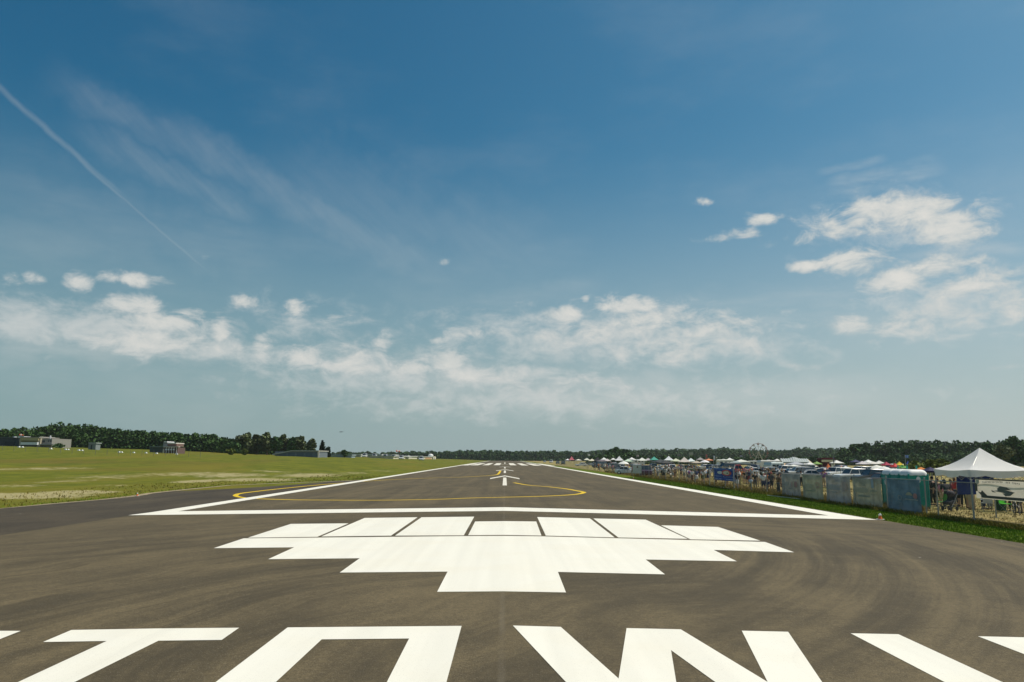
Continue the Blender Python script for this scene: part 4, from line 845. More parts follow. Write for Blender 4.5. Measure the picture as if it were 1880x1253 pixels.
t0 = toilet(); GTO = 'portable toilets behind the blue screen'
for i, (y, lab) in enumerate([(46.3, 'teal portable toilet with white domed roof, nearest and fully showing its ribbed corner'), (47.40, 'teal portable toilet with white domed roof, middle one of the row'), (48.50, 'teal portable toilet with white domed roof, farthest and left of the row')]):
    c = t0 if i == 0 else copy_tree(t0); c.location = (24.72, y, GZ); tag(c, lab, 'portable toilet', GTO)
# ---------------------------------------------------------------- vehicles
def loft(sections):
    """sections: list of rings of equal length -> skinned, capped mesh"""
    n = len(sections[0]); vs = [v for s in sections for v in s]; mb = MB()
    mb.add(vs, [(i*n+k, i*n+(k+1) % n, (i+1)*n+(k+1) % n, (i+1)*n+k) for i in range(len(sections)-1) for k in range(n)]+[tuple(range(n-1, -1, -1)), tuple(range((len(sections)-1)*n, len(sections)*n))]); return mb
def car(kind):
    L, Wd, Hh, cab0, cab1, ws, rs, hood, boot = dict(sedan=(4.6, 1.80, 1.45, -.55, 1.55, .55, .45, .88, .95), suv=(4.6, 1.88, 1.75, -.75, 2.15, .50, .22, 1.02, 1.08), pickup=(5.5, 1.95, 1.85, -.85, .75, .45, .15, 1.10, 1.12), van=(5.0, 1.95, 2.05, -1.7, 2.35, .55, .15, 1.05, 1.2))[kind]
    r = empty('car', (0, 0, 0)); w = Wd/2
    def ring(x, zt, zb, ww, round_=.12): return [(x, -ww, zb+.08), (x, -ww*1.0, zt-round_), (x, -ww+.06, zt-.02), (x, -ww*.55, zt), (x, ww*.55, zt), (x, ww-.06, zt-.02), (x, ww, zt-round_), (x, ww, zb+.08), (x, ww-.1, zb), (x, -ww+.1, zb)]
    h = L/2
    body = loft([ring(-h, .62, .38, w*.86), ring(-h+.12, hood-.14, .26, w*.95), ring(-h+.5, hood-.05, .22, w), ring(cab0-.05, hood+.02, .2, w), ring(cab1, boot, .2, w), ring(h-.35, boot-.02, .22, w*.99), ring(h-.06, boot-.10, .28, w*.94), ring(h, boot-.3, .4, w*.88)])
    paint_ = flat((.6, .6, .6), .3, coat=.5, spec=.5); link('body', body, paint_, r, False)
    ct = boot if kind != 'pickup' else boot
    top = loft([[(cab0-.02, -w*.93, hood-.05), (cab0-.02, w*.93, hood-.05), (cab0, w*.9, hood+.03), (cab0, -w*.9, hood+.03)],
                [(cab0+ws, -w*.90, hood-.05), (cab0+ws, w*.90, hood-.05), (cab0+ws, w*.74, Hh-.06), (cab0+ws, -w*.74, Hh-.06)],
                [(cab1-rs, -w*.90, ct-.05), (cab1-rs, w*.90, ct-.05), (cab1-rs, w*.72, Hh-.06), (cab1-rs, -w*.72, Hh-.06)],
                [(cab1+.02, -w*.93, ct-.05), (cab1+.02, w*.93, ct-.05), (cab1, w*.86, ct+.04), (cab1, -w*.86, ct+.04)]])
    link('windows', top, GLASS, r)
    rf = loft([[(cab0+ws-.05, -w*.76, Hh-.08), (cab0+ws-.05, w*.76, Hh-.08), (cab0+ws, w*.62, Hh-.01), (cab0+ws, -w*.62, Hh-.01)], [((cab0+cab1)/2, -w*.76, Hh-.07), ((cab0+cab1)/2, w*.76, Hh-.07), ((cab0+cab1)/2, w*.64, Hh+.02), ((cab0+cab1)/2, -w*.64, Hh+.02)], [(cab1-rs+.05, -w*.75, Hh-.08), (cab1-rs+.05, w*.75, Hh-.08), (cab1-rs, w*.62, Hh-.01), (cab1-rs, -w*.62, Hh-.01)]])
    for s in (-1, 1):
        for xa, xb in ((cab0, cab0+ws), (cab1, cab1-rs), ((cab0+cab1)/2+.1, (cab0+cab1)/2+.1)):
            rf.tube([(xa, s*w*.91, hood+.02), (xb, s*w*.755, Hh-.06)], .035, 5)
    link('roof', rf, paint_, r)
    for sx_ in (-1, 1):
        for s in (-1, 1):
            wh = link('wheel', MB().tube([(0, -.11, 0), (0, .11, 0)], .33, 16), BLK, r); wh.location = (sx_*(h-.85), s*(w-.08), .33)
            link('rim', MB().tube([(0, -.115, 0), (0, .115, 0)], .20, 10), CHR, wh)
    for s in (-1, 1):
        link('headlight', MB().ball((0, 0, 0), (.07, .18, .08), 8, 5), HLAMP, r).location = (-h+.13, s*w*.66, .70)
        link('taillight', MB().box(-.03, .03, -.13, .13, -.10, .10), TLAMP, r).location = (h-.03, s*w*.68, boot-.30)
        link('mirror', MB().ball((0, 0, 0), (.07, .10, .08), 6, 4), DARKM, r).location = (cab0+.25, s*(w+.06), hood+.06)
    if kind == 'pickup': link('cargo_bed', MB().box(cab1+.15, h-.15, -w*.85, w*.85, boot-.01, boot+.015), DARKM, r)
    return r
CARS = {}
CPAINT = {'white': (.75, .75, .73), 'silver': (.42, .43, .44), 'black': (.02, .02, .022), 'dark grey': (.08, .085, .09), 'red': (.42, .02, .02), 'dark blue': (.02, .035, .12), 'maroon': (.07, .010, .014), 'green': (.03, .10, .06), 'tan': (.36, .30, .21)}
ALLC = []
def put_car(kind, x, y, rz, col, where, z=None):
    if kind not in CARS: r = CARS[kind] = car(kind)
    else:
        r = copy_tree(CARS[kind])
    r.location = (x, y, terr(x, y) if z is None else z); r.rotation_euler = (0, 0, rz)
    for ch in r.children:
        if ch.name.split('.')[0] in ('body', 'roof'): override(ch, flat(CPAINT[col], .3, coat=.5, spec=.5))
    cat = {'pickup': 'pickup truck', 'suv': 'car', 'van': 'van', 'sedan': 'car'}[kind]
    tag(r, None, cat, 'vehicles parked on the showground'); ALLC.append((r, kind, col, where)); return r
def trailer(x, y, rz, L, Hh, col, label, stripe=None, motor=False, name='camper_trailer'):
    r = empty(name, (x, y, terr(x, y)), rz, label, 'motorhome' if motor else 'trailer', 'campers and trailers on the showground')
    w = 1.2; h = L/2
    sec = lambda xx, zt, ww: [(xx, -ww, .55), (xx, -ww, zt-.2), (xx, -ww+.15, zt), (xx, ww-.15, zt), (xx, ww, zt-.2), (xx, ww, .55)]
    if motor: s = [sec(-h, 1.0, w*.9), sec(-h+.7, 1.25, w), sec(-h+1.0, 2.2, w), sec(-h+.75, Hh-.25, w), sec(-h+1.2, Hh, w), sec(h, Hh, w)]
    else: s = [sec(-h, Hh-.6, w), sec(-h+.35, Hh, w), sec(h-.15, Hh, w), sec(h, Hh-.25, w)]
    link('body', loft(s), flat(col, .4), r)
    if stripe: link('stripe', MB().box(-h+.9, h-.1, -w-.012, w+.012, 1.05, 1.3), flat(stripe, .5), r)
    for i, xx in enumerate((-h*.45, h*.1, h*.6)):
        for s_ in (-1, 1):
            f = link('window', MB().box(-.42, .42, -.012, .012, -.26, .26), DARKM, r); f.location = (xx, s_*(w+.016), Hh*.68); link('pane', MB().box(-.37, .37, -.01, .01, -.21, .21), GLASS, f).location = (0, s_*.01, 0)
    link('door', MB().box(-.32, .32, -.015, .015, .6, Hh-.35), flat(tuple(c*.9 for c in col), .45), r).location = (h*.35, -w-.02, 0)
    for s_ in (-1, 1):
        for xx in ((-h+1.2, h-1.3) if motor else (.1, .9)):
            wh = link('wheel', MB().tube([(0, -.12, 0), (0, .12, 0)], .36, 14), BLK, r); wh.location = (xx, s_*(w-.1), .36); link('rim', MB().tube([(0, -.125, 0), (0, .125, 0)], .2, 10), CHR, wh)
    link('roof_vent', MB().box(-.3, .3, -.3, .3, 0, .14), WPL, r).location = (0, 0, Hh)
    return r
# ---------------------------------------------------------------- Ferris wheel
def ferris(px, cy, Y, rad):
    d = ray(px, cy); x = d.x/d.y*Y; zc = H+d.z/d.y*Y; g = terr(x, Y)
    r = empty('ferris_wheel', (x, Y, g), R(-14), 'small red and white Ferris wheel rising above the tents against the woods', 'ferris wheel'); zc -= g
    RED = mt('faded_red_paint', (.34, .17, .13), .6); CRM = mt('cream_paint', (.50, .48, .38), .6); GRN = flat((.20, .30, .22), .6)
    for sy_ in (-.55, .55):
        rm = MB(); K = 32; pts = [(rad*math.cos(2*math.pi*k/K), sy_, zc+rad*math.sin(2*math.pi*k/K)) for k in range(K+1)]; rm.tube(pts, .075, 5, caps=False)
        link('rim', rm, RED, r)
        pts = [(rad*.62*math.cos(2*math.pi*k/K), sy_, zc+rad*.62*math.sin(2*math.pi*k/K)) for k in range(K+1)]; link('inner_ring', MB().tube(pts, .05, 5, caps=False), CRM, r)
    for k in range(12):
        a = 2*math.pi*k/12
        sp = MB()
        for sy_ in (-.55, .55): sp.tube([(0, sy_*.6, zc), (rad*math.cos(a), sy_, zc+rad*math.sin(a))], .05, 4)
        sp.tube([(rad*math.cos(a), -.55, zc+rad*math.sin(a)), (rad*math.cos(a), .55, zc+rad*math.sin(a))], .06, 4); link('spoke', sp, CRM if k % 2 else GRN, r)
        gx, gz = rad*math.cos(a), zc+rad*math.sin(a)
        g = link('gondola', MB().box(-.42, .42, -.45, .45, -.75, -.35).box(-.42, -.34, -.45, .45, -.35, -.02), [RED, CRM, flat((.08, .12, .12), .6)][k % 3], r); g.location = (gx, 0, gz)
        link('awning', MB().prism([(-.5, 0), (0, .22), (.5, 0)], -.5, .5), [CRM, RED][k % 2], g).location = (0, 0, .05)
    for sy_ in (-.95, .95):
        for s in (-1, 1): link('support_leg', MB().tube([(0, sy_*.8, zc+.1), (s*rad*.72, sy_*1.4, 0)], [.13, .16], 6), CRM, r)
    link('hub', MB().tube([(0, -1.0, zc), (0, 1.0, zc)], .32, 12), CRM, r)
    link('platform', MB().box(-rad*.85, rad*.85, -1.8, 1.8, .05, .5), flat((.5, .5, .48)), r)
ferris(1392.5, 830.5, 330, 3.75)
# ---------------------------------------------------------------- showground tents, umbrellas, flags
def xy(px, Y): d = ray(px, 850); return d.x/d.y*Y
GTN = 'tents and canopies of the showground'
for px, Y, w, dp, pk, ea, col, lab in [
 (1049.5, 430, 3.0, 3, 4.3, 2.3, (.62, .16, .20), 'rosy red peaked tent with pale tip, far left of the showground row'),
 (1042, 455, 2.6, 3, 2.9, 2.1, (.72, .70, .70), 'small white canopy just left of the rosy red tent'),
 (1062, 420, 3.4, 3, 2.7, 2.1, (.74, .70, .58), 'low cream canopy just right of the rosy red tent'),
 (1077.5, 400, 3.0, 3, 3.5, 2.4, (.76, .75, .62), 'cream rounded canopy between low cream ones and the black tent'),
 (1087, 370, 3.6, 3, 2.9, 2.0, (.76, .70, .55), 'wide cream canopy touching the tall black tent'),
 (1097, 330, 3.4, 3, 3.9, 2.0, (.03, .03, .035), 'tall black peaked tent on the left of the showground'),
 (1105, 300, 3.4, 3, 2.6, 2.1, (.20, .17, .19), 'dark mauve grey canopy right of the black tent'),
 (1115, 330, 3.2, 3, 3.0, 2.1, (.66, .58, .56), 'pinkish white canopy between the black and the tall white tent'),
 (1137, 285, 3.2, 3, 4.0, 2.4, (.80, .78, .78), 'tall bright white peaked tent left of the white hanging banner'),
 (1153, 240, 2.6, 3, 2.9, 2.2, (.55, .66, .52), 'pale green canopy right of the tall white tent'),
 (1179, 290, 3.4, 3, 3.5, 2.4, (.78, .78, .70), 'white flat topped canopy above the dark red truck'),
 (1190, 330, 3.0, 3, 3.4, 2.5, (.50, .45, .47), 'greyish pink canopy left of the teal one'),
 (1201, 300, 3.0, 3, 4.0, 2.7, (.08, .38, .30), 'teal canopy with white edge in the middle of the row'),
 (1212, 235, 4.6, 4, 2.9, 2.1, (.045, .055, .06), 'long charcoal tent below the teal canopy'),
 (1222, 200, 3.6, 3.4, 2.6, 1.9, (.05, .05, .05), 'black low tent just left of the white pointed one'),
 (1228, 270, 3.2, 3, 4.0, 2.6, (.80, .81, .82), 'white pointed tent right of the charcoal ones'),
 (1241, 260, 3.2, 3, 3.2, 2.3, (.60, .62, .46), 'pale olive canopy between white pointed tent and beige marquee'),
 (1256.5, 225, 3.2, 3.2, 3.6, 2.2, (.68, .60, .54), 'broad beige peaked tent, widest of the showground middle'),
 (1268.5, 240, 2.4, 2.4, 3.3, 2.3, (.74, .80, .78), 'small bright white pointed tent overlapping the beige tent'),
 (1279, 190, 2.6, 2.4, 2.6, 2.1, (.46, .40, .32), 'tan low canopy right of the beige peaked tent'),
 (1286, 330, 3.2, 3, 3.8, 2.8, (.36, .33, .33), 'grey canopy behind the white sun umbrella'),
 (1301, 290, 3.0, 3, 3.2, 2.6, (.68, .26, .14), 'orange red canopy left of the motorhome'),
 (1361, 240, 4.6, 3, 2.95, 2.3, (.70, .70, .62), 'wide cream canopy left of the Ferris wheel'),
 (1352, 215, 3.0, 3, 2.6, 2.1, (.30, .36, .36), 'grey green canopy behind the blue banner'),
 (1368, 180, 4.0, 3, 2.3, 1.9, (.04, .06, .06), 'dark green black canopy right of the blue banner'),
 (1499.5, 200, 1.9, 2, 2.5, 1.9, (.22, .36, .09), 'leaf green tent above the second mesh screen'),
 (1520, 150, 1.45, 1.6, 2.25, .9, (.78, .20, .06), 'bright orange dome shelter above the gap in the screens'),
 (1544, 135, 1.0, 1.2, 1.95, 1.2, (.60, .27, .18), 'small salmon coloured shelter right of the orange one'),
 (1583, 175, 2.3, 2.3, 2.75, 2.1, (.60, .55, .55), 'pale pinkish grey peaked canopy above the dark car'),
 (1571, 230, 2.6, 3, 3.1, 2.4, (.05, .05, .12), 'navy canopy behind the pale peaked one'),
 (1604, 190, 2.8, 2.4, 2.6, 2.1, (.70, .66, .60), 'cream canopy left of the flower coloured stalls'),
 (1627, 170, 1.6, 1.6, 2.6, 1.9, (.42, .04, .08), 'crimson stall roof above the toilets, left of the red one'),
 (1642.5, 150, 1.3, 1.4, 2.35, 1.7, (.68, .06, .06), 'bright red stall roof above the toilets'),
 (1651, 160, 1.3, 1.4, 2.75, 2.0, (.80, .56, .03), 'yellow stall roof above the toilets'),
 (1656, 140, 1.3, 1.4, 2.15, 1.6, (.16, .42, .10), 'green stall roof below the yellow one'),
 (1675.5, 155, 1.5, 1.4, 2.5, 1.9, (.20, .10, .34), 'purple stall roof between yellow stall and canopy'),
 (1667, 165, 1.3, 1.4, 2.8, 1.9, (.03, .08, .34), 'dark blue stall roof beside the purple one'),
 (1690, 100, 1.9, 1.6, 2.05, 1.6, (.60, .19, .03), 'burnt orange awning behind the nearest toilet roof'),
 (1707, 75, 1.3, 1.6, 2.25, 1.9, (.02, .02, .07), 'navy awning tucked behind the left corner of the white canopy')]:
    canopy(xy(px, Y), Y, R(rng.uniform(-12, 12)), w, dp, ea, pk, col, lab, val=.2, group=GTN)
def umbrella(px, Y, rad, top, col, label):
    r = empty('sun_umbrella', (xy(px, Y), Y, terr(xy(px, Y), Y)), 0, label, 'umbrella', 'sun umbrellas')
    K = 12; vs = [(0, 0, top)]+[(rad*.55*math.cos(2*math.pi*k/K), rad*.55*math.sin(2*math.pi*k/K), top-.16*rad) for k in range(K)]+[(rad*math.cos(2*math.pi*k/K), rad*math.sin(2*math.pi*k/K), top-.48*rad+(.05 if k % 2 else 0)) for k in range(K)]
    link('umbrella_canopy', MB().add(vs, [(0, 1+k, 1+(k+1) % K) for k in range(K)]+[(1+k, 13+k, 13+(k+1) % K, 1+(k+1) % K) for k in range(K)]), flat(col), r, True)
    link('pole', MB().tube([(0, 0, 0), (0, 0, top+.05)], .03, 6), WPL, r)
for a in [(1294, 185, 1.2, 2.75, (.78, .76, .76), 'white sun umbrella left of the blue banner'), (1440, 175, .95, 2.1, (.68, .48, .30), 'peach sun umbrella above the gap before the screens'), (1145, 200, 1.5, 2.3, (.78, .77, .72), 'wide white umbrella in front of the tall white tent'), (1431, 190, .7, 2.3, (.55, .56, .42), 'small olive cream umbrella left of the peach one'), (1609, 140, 1.5, 1.98, (.76, .74, .66), 'flat cream umbrella above the deep red car'), (1622, 128, 1.3, 1.86, (.78, .77, .72), 'broad white umbrella left of the toilet roofs')]: umbrella(*a)
def flag(px, Y, hgt, fw, fh, col, label, feather=False):
    r = empty('flag', (xy(px, Y), Y, terr(xy(px, Y), Y)), R(rng.uniform(-20, 20)), label, 'flag', 'flags above the showground')
    link('pole', MB().tube([(0, 0, 0), (0, 0, hgt)], .05, 6), GALV, r)
    N = 8; vs = [(.05+fw*i/N, .12*math.sin(i*1.1), hgt-.05-(fh if j == 0 else 0)*(1-.3*i/N*feather)-.06*i/N*fw) for j in (0, 1) for i in range(N+1)]
    link('flag_cloth', MB().add(vs, [(i, i+1, N+2+i, N+1+i) for i in range(N)]), flat(col), r, True)
for a in [(1079.5, 400, 5.4, 1.2, .9, (.6, .62, .6), 'small white flag on a tall pole near the cream canopy'), (1169, 300, 4.5, .9, .6, (.45, .38, .40), 'small pinkish flag above the white hanging banner'), (1245.5, 300, 4.8, .8, .7, (.16, .16, .18), 'small dark flag above the pale olive canopy'), (1266, 290, 5.6, 1.4, 1.0, (.34, .36, .30), 'large drooping grey green flag above the beige tent'), (1310, 220, 4.0, .45, 1.5, (.55, .62, .66), 'pale blue feather flag above the blue banner', True),
          (1314.5, 260, 3.8, .5, .5, (.6, .6, .45), 'tiny cream flag right of the feather flag'), (1662.5, 140, 3.9, .55, .5, (.20, .32, .62), 'light blue flag above the toilet roofs'), (1359, 300, 4.6, .9, .6, (.25, .25, .32), 'small grey blue flag left of the Ferris wheel'), (1530, 190, 3.9, .35, 1.7, (.12, .12, .18), 'dark upright feather flag beside the maroon stage', True), (1296, 310, 4.9, .6, 1.6, (.42, .14, .13), 'dull red feather flag behind the white umbrella', True)]: flag(*a)
# open sided pavilion with a scalloped grey roof
def pavilion():
    Y = 200; x = xy(1457.5, Y); r = empty('pavilion', (x, Y, terr(x, Y)), R(-6), 'long pale grey pavilion roof with scalloped crest behind the first mesh screens', 'pavilion'); L = 7.0
    vs = []; N = 24
    for j, (yy, zz) in enumerate([(-2, 2.35), (0, 3.15), (2, 2.35)]):
        for i in range(N+1): vs.append((-L/2+L*i/N, yy, zz+(.13*abs(math.sin(i*math.pi/2)) if j == 1 else 0)+(.45*math.exp(-((i/N-.5)/.14)**2) if j == 1 else 0)))
    link('roof', MB().add(vs, [(j*(N+1)+i, j*(N+1)+i+1, (j+1)*(N+1)+i+1, (j+1)*(N+1)+i) for j in range(2) for i in range(N)]), mt('grey_fabric', (.42, .46, .45), .8), r)
    link('valance', MB().box(-L/2, L/2, -2.03, -2.0, 2.05, 2.36), flat((.40, .44, .43)), r)
    link('end_flap', MB().add([(L/2, -2, 2.35), (L/2+1.1, -1, 1.9), (L/2+.9, 1, 1.9), (L/2, 2, 2.35), (L/2, 0, 3.15)], [(0, 1, 4), (1, 2, 4), (2, 3, 4)]), flat((.66, .58, .42)), r)
    for sx_ in (-1, -.33, .33, 1):
        for sy_ in (-1, 1): link('post', MB().tube([(0, 0, 0), (0, 0, 2.35)], .05, 6), GALV, r).location = (sx_*(L/2-.1), sy_*1.95, 0)
pavilion()
def stage():
    Y = 210; x = xy(1517, Y); r = empty('stage_canopy', (x, Y, terr(x, Y)), 0, 'dark maroon box shaped stage canopy behind the orange shelter', 'stage')
    link('roof', MB().prism([(-2, 3.15), (2, 3.15), (1.8, 3.5), (-1.8, 3.5)], -1.5, 1.5), flat((.16, .035, .045)), r)
    link('back_wall', MB().box(-1.9, 1.9, 1.35, 1.45, .5, 3.15), flat((.10, .03, .04)), r); link('deck', MB().box(-2, 2, -1.5, 1.5, 0, .5), flat((.08, .07, .07)), r)
    link('banner_strip', MB().box(-1.9, 1.9, -1.56, -1.52, 2.35, 2.95), flat((.66, .60, .42)), r)
    for sx_ in (-1, 1): link('post', MB().tube([(0, 0, 0), (0, 0, 3.15)], .07, 6), DARKM, r).location = (sx_*1.9, -1.42, 0)
stage()
for px, Y, w, pk, ea, col, lab in [(1486, 160, 1.7, 2.45, 2.0, (.78, .77, .74), 'small white canopy between pavilion and leaf green tent'), (1536, 200, 2.6, 2.9, 2.2, (.76, .74, .70), 'white canopy directly behind the salmon coloured shelter'), (1594, 215, 2.8, 3.1, 2.3, (.78, .77, .73), 'bright white canopy right of the navy one'), (1614, 210, 2.4, 2.9, 2.2, (.72, .70, .64), 'off white canopy left of the crimson stall'), (1552, 120, 1.3, 1.98, 1.7, (.78, .77, .74), 'white table awning above the third mesh screen'),
 (1340, 300, 3.2, 3.6, 2.7, (.76, .75, .72), 'white canopy right of the motorhome'), (1427, 260, 3.0, 3.3, 2.5, (.74, .72, .68), 'white canopy right of the long white camper'), (1109, 400, 3.2, 3.7, 2.6, (.78, .77, .74), 'distant white canopy right of the tall black tent'), (1126, 420, 3.2, 3.6, 2.6, (.74, .74, .70), 'distant white canopy left of the tall white tent'), (1160, 380, 3.2, 3.8, 2.7, (.78, .76, .74), 'distant white canopy above the white hanging banner')]:
    canopy(xy(px, Y), Y, R(rng.uniform(-12, 12)), w, w, ea, pk, col, lab, val=.2, group=GTN)
# grey marquee beside the pavilion
canopy(xy(1461, 165), 165, 0, 3.6, 3, 1.95, 2.55, (.40, .42, .45), 'blue grey marquee in front of the pale pavilion', val=.3, group=GTN)
canopy(xy(1457, 150), 150, 0, 2.0, 2, 1.75, 1.95, (.78, .78, .72), 'low white table cover top above the first mesh screen', val=.15, group=GTN)
# ---------------------------------------------------------------- campers
trailer(xy(1328.5, 235), 235, R(8), 5.2, 2.95, (.76, .76, .68), 'white motorhome with blue side stripe behind the blue banner', (.10, .14, .45), True, name='motorhome')
trailer(xy(1411, 200), 200, R(2), 5.6, 2.75, (.78, .75, .70), 'long white camper trailer right of the Ferris wheel', (.55, .5, .45))
trailer(xy(1420, 165), 165, R(20), 3.6, 2.35, (.55, .62, .60), 'pale blue grey camper with dark windows beside the long white one', None)
trailer(xy(1519, 240), 240, R(0), 3.8, 2.6, (.72, .70, .55), 'cream box trailer in front of the maroon stage', None)
trailer(xy(1171, 330), 330, R(10), 5.5, 2.7, (.62, .63, .60), 'grey white camper behind the tents left of the teal canopy', None)
trailer(xy(1385, 285), 285, R(-10), 5.0, 2.5, (.70, .70, .66), 'white camper at the foot of the Ferris wheel', (.4, .1, .1))
# white banner stand facing the runway end
def stand(px, Y, w, h0, h1):
    x = xy(px, Y); r = empty('banner_stand', (x, Y, terr(x, Y)), R(8), 'white hanging banner with a small brown emblem beside the dark red truck', 'banner')
    link('cloth', MB().box(-w/2, w/2, -.01, .01, h0, h1), flat((.60, .58, .50), .8), r)
    link('emblem', MB().ball((.05, -.012, h1-.35), (.13, .01, .15), 10, 6), flat((.20, .12, .06)), r)
    for s in (-1, 1): link('post', MB().tube([(0, 0, 0), (0, 0, h1+.08)], .025, 6), GALV, r).location = (s*w/2, 0, 0)
stand(1169.5, 122, 1.45, .62, 1.95)
# ---------------------------------------------------------------- parked vehicles
for k, px, Y, rz, col, wh in [
 ('pickup', 1185, 128, 82, 'maroon', 'front on, right of the white hanging banner'), ('sedan', 1213, 150, 170, 'white', 'below the charcoal tent'), ('suv', 1161, 175, 30, 'silver', 'before the pale green canopy'),
 ('suv', 1139, 165, 75, 'dark grey', 'before the tall white tent'), ('suv', 1276, 150, 160, 'black', 'before the small white pointed tent'), ('sedan', 1268, 185, 20, 'silver', 'before the broad beige tent'),
 ('van', 1335, 190, 15, 'black', 'behind the top of the blue banner'), ('pickup', 1355, 150, 170, 'red', 'just right of the blue banner'), ('sedan', 1371, 160, 10, 'dark grey', 'right of the red pickup'), ('suv', 1385, 170, 60, 'dark blue', 'below the Ferris wheel'),
 ('sedan', 1388, 140, 175, 'white', 'below the Ferris wheel, in front of the blue one'), ('sedan', 1402, 150, 10, 'red', 'below the long white camper'), ('suv', 1416, 120, 80, 'silver', 'front on, below the blue grey camper'), ('sedan', 1448, 135, 5, 'white', 'showing its roof over the first mesh screen'), ('suv', 1462, 128, 0, 'white', 'over the right half of the first mesh screen'),
 ('suv', 1483, 118, 95, 'dark grey', 'between the first two mesh screens'), ('sedan', 1495, 112, 170, 'silver', 'over the second mesh screen'), ('sedan', 1506, 125, 20, 'maroon', 'right part of the second mesh screen'), ('sedan', 1512, 150, 60, 'white', 'left of the orange shelter'),
 ('suv', 1560, 104, 12, 'white', 'over the third mesh screen, showing its side windows'), ('sedan', 1551, 150, 170, 'silver', 'behind the white one over the third screen'), ('suv', 1596, 98, 8, 'black', 'over the fourth mesh screen'), ('sedan', 1587, 120, 0, 'white', 'left behind the black one over the fourth screen'), ('sedan', 1611, 88, 15, 'maroon', 'low over the right end of the fourth screen'),
 ('suv', 1120, 210, 20, 'dark grey', 'left of the tall white tent'), ('pickup', 1128, 235, 160, 'silver', 'between black tent and tall white tent'), ('van', 1101, 250, 30, 'black', 'in front of the tall black tent'), ('sedan', 1067, 300, 10, 'white', 'right of the rosy red tent'), ('suv', 1034, 380, 80, 'black', 'left of the rosy red tent'),
 ('sedan', 1024, 430, 94, 'black', 'alone facing us far down the fence line'), ('suv', 1233, 170, 75, 'white', 'below the white pointed tent'), ('sedan', 1248, 200, 15, 'tan', 'below the pale olive canopy'), ('suv', 1301, 165, 60, 'dark blue', 'left of the blue banner'), ('sedan', 1312, 210, 0, 'silver', 'below the motorhome'),
 ('van', 1475, 175, 10, 'silver', 'right of the blue grey marquee'), ('suv', 1538, 170, 20, 'dark blue', 'between orange and salmon shelters'), ('sedan', 1572, 185, 5, 'silver', 'below the navy canopy'), ('suv', 1618, 150, 160, 'tan', 'below the crimson stall'), ('van', 1640, 185, 0, 'white', 'behind the red stall'), ('pickup', 1199, 200, 10, 'black', 'below the teal canopy'), ('sedan', 1090, 330, 20, 'silver', 'under the wide cream canopy'),
 ('suv', 1435, 160, 10, 'white', 'left of the low white table cover'), ('sedan', 1440, 115, 170, 'silver', 'at the left end of the first mesh screen'), ('suv', 1468, 215, 0, 'white', 'behind the pale pavilion'), ('sedan', 1490, 185, 5, 'white', 'below the leaf green tent'), ('suv', 1530, 125, 30, 'white', 'between the second and third mesh screens'), ('sedan', 1541, 190, 0, 'white', 'behind the salmon shelter'), ('suv', 1579, 140, 15, 'white', 'between the third and fourth mesh screens'), ('sedan', 1603, 165, 0, 'silver', 'below the flat cream umbrella'),
 ('sedan', 1152, 145, 160, 'white', 'left of the white hanging banner'), ('suv', 1219, 240, 10, 'white', 'far behind the charcoal tent'), ('sedan', 1290, 230, 10, 'white', 'far behind the white sun umbrella'), ('suv', 1323, 260, 0, 'white', 'left end of the motorhome'),
 ('van', 1012, 520, 80, 'white', 'alone at the far end of the showground'), ('sedan', 1000, 600, 80, 'silver', 'farthest, near the far woods')]:
    put_car(k, xy(px, Y), Y, R(rz), col, wh)
for r, kind, col, wh in ALLC: r['label'] = f"{col} {dict(pickup='pickup truck', suv='off-roader', van='van', sedan='saloon car')[kind]} {wh}"
# ---------------------------------------------------------------- people on the showground
P = person
def at_foot(px, py): q = back(px, py, PLANE); return q.x, q.y
near = [ # under and around the white canopy
 (1714, 928, 200, 'hip', 'black', 'trousers', 'black', 'hair', 'black', 'beside the teal toilet', 1.06), (1724, 929, 170, 'stand', 'black', 'shorts', 'black', 'hair', 'brown', 'just right of the tallest in black', 1.0),
 (1731, 930, 20, 'stand', 'pink', 'shorts', 'tan', 'sun_hat', 'grey', 'between two people in black', .92), (1741, 934, 165, 'bend', 'black', 'trousers', 'black', 'long_hair', 'black', 'under the left leg of the canopy', 1.1),
 (1749, 930, 60, 'stand', 'maroon', 'shorts', 'dark blue', 'hair', 'brown', 'in the middle of the canopy group', .97), (1756, 927, 100, 'camera', 'red', 'trousers', 'dark grey', 'long_hair', 'brown', 'left of the front canopy leg', 1.0),
 (1762, 930, 250, 'stand', 'tan', 'shorts', 'black', 'hair', 'blond', 'behind the front canopy leg', .98), (1771, 931, 150, 'stand', 'grey', 'trousers', 'black', 'sun_hat', 'tan', 'right of the front canopy leg', 1.03),
 (1778, 933, 80, 'stand', 'dark grey', 'shorts', 'tan', 'hair', 'black', 'left edge of the aeroplane banner', 1.0), (1786, 935, 190, 'hip', 'pink', 'trousers', 'tan', 'long_hair', 'brown', 'touching the aeroplane banner', .98),
 (1806, 934, 30, 'stand', 'dark blue', 'trousers', 'dark blue', 'cap', 'black', 'behind the left part of the aeroplane banner', 1.0), (1818, 935, 200, 'stand', 'brown', 'trousers', 'grey', 'hair', 'grey', 'behind the middle of the aeroplane banner', 1.0),
 (1859, 938, 160, 'bend', 'maroon', 'trousers', 'black', 'hair', 'black', 'leaning beside the bright green chair', .9), (1874, 941, 200, 'stand', 'dark grey', 'shorts', 'black', 'cap', 'black', 'at the right edge with the bicycle', 1.0)]
for px, py, a, k, sh, lg, lc_, hd, hc_, wh, sc_ in near:
    x, y = at_foot(px, py); x = max(x, 22.35); P(x, y, R(a), k, sh, lg, lc_, hd, hc_, wh, sc_, group='visitors under the white canopy')
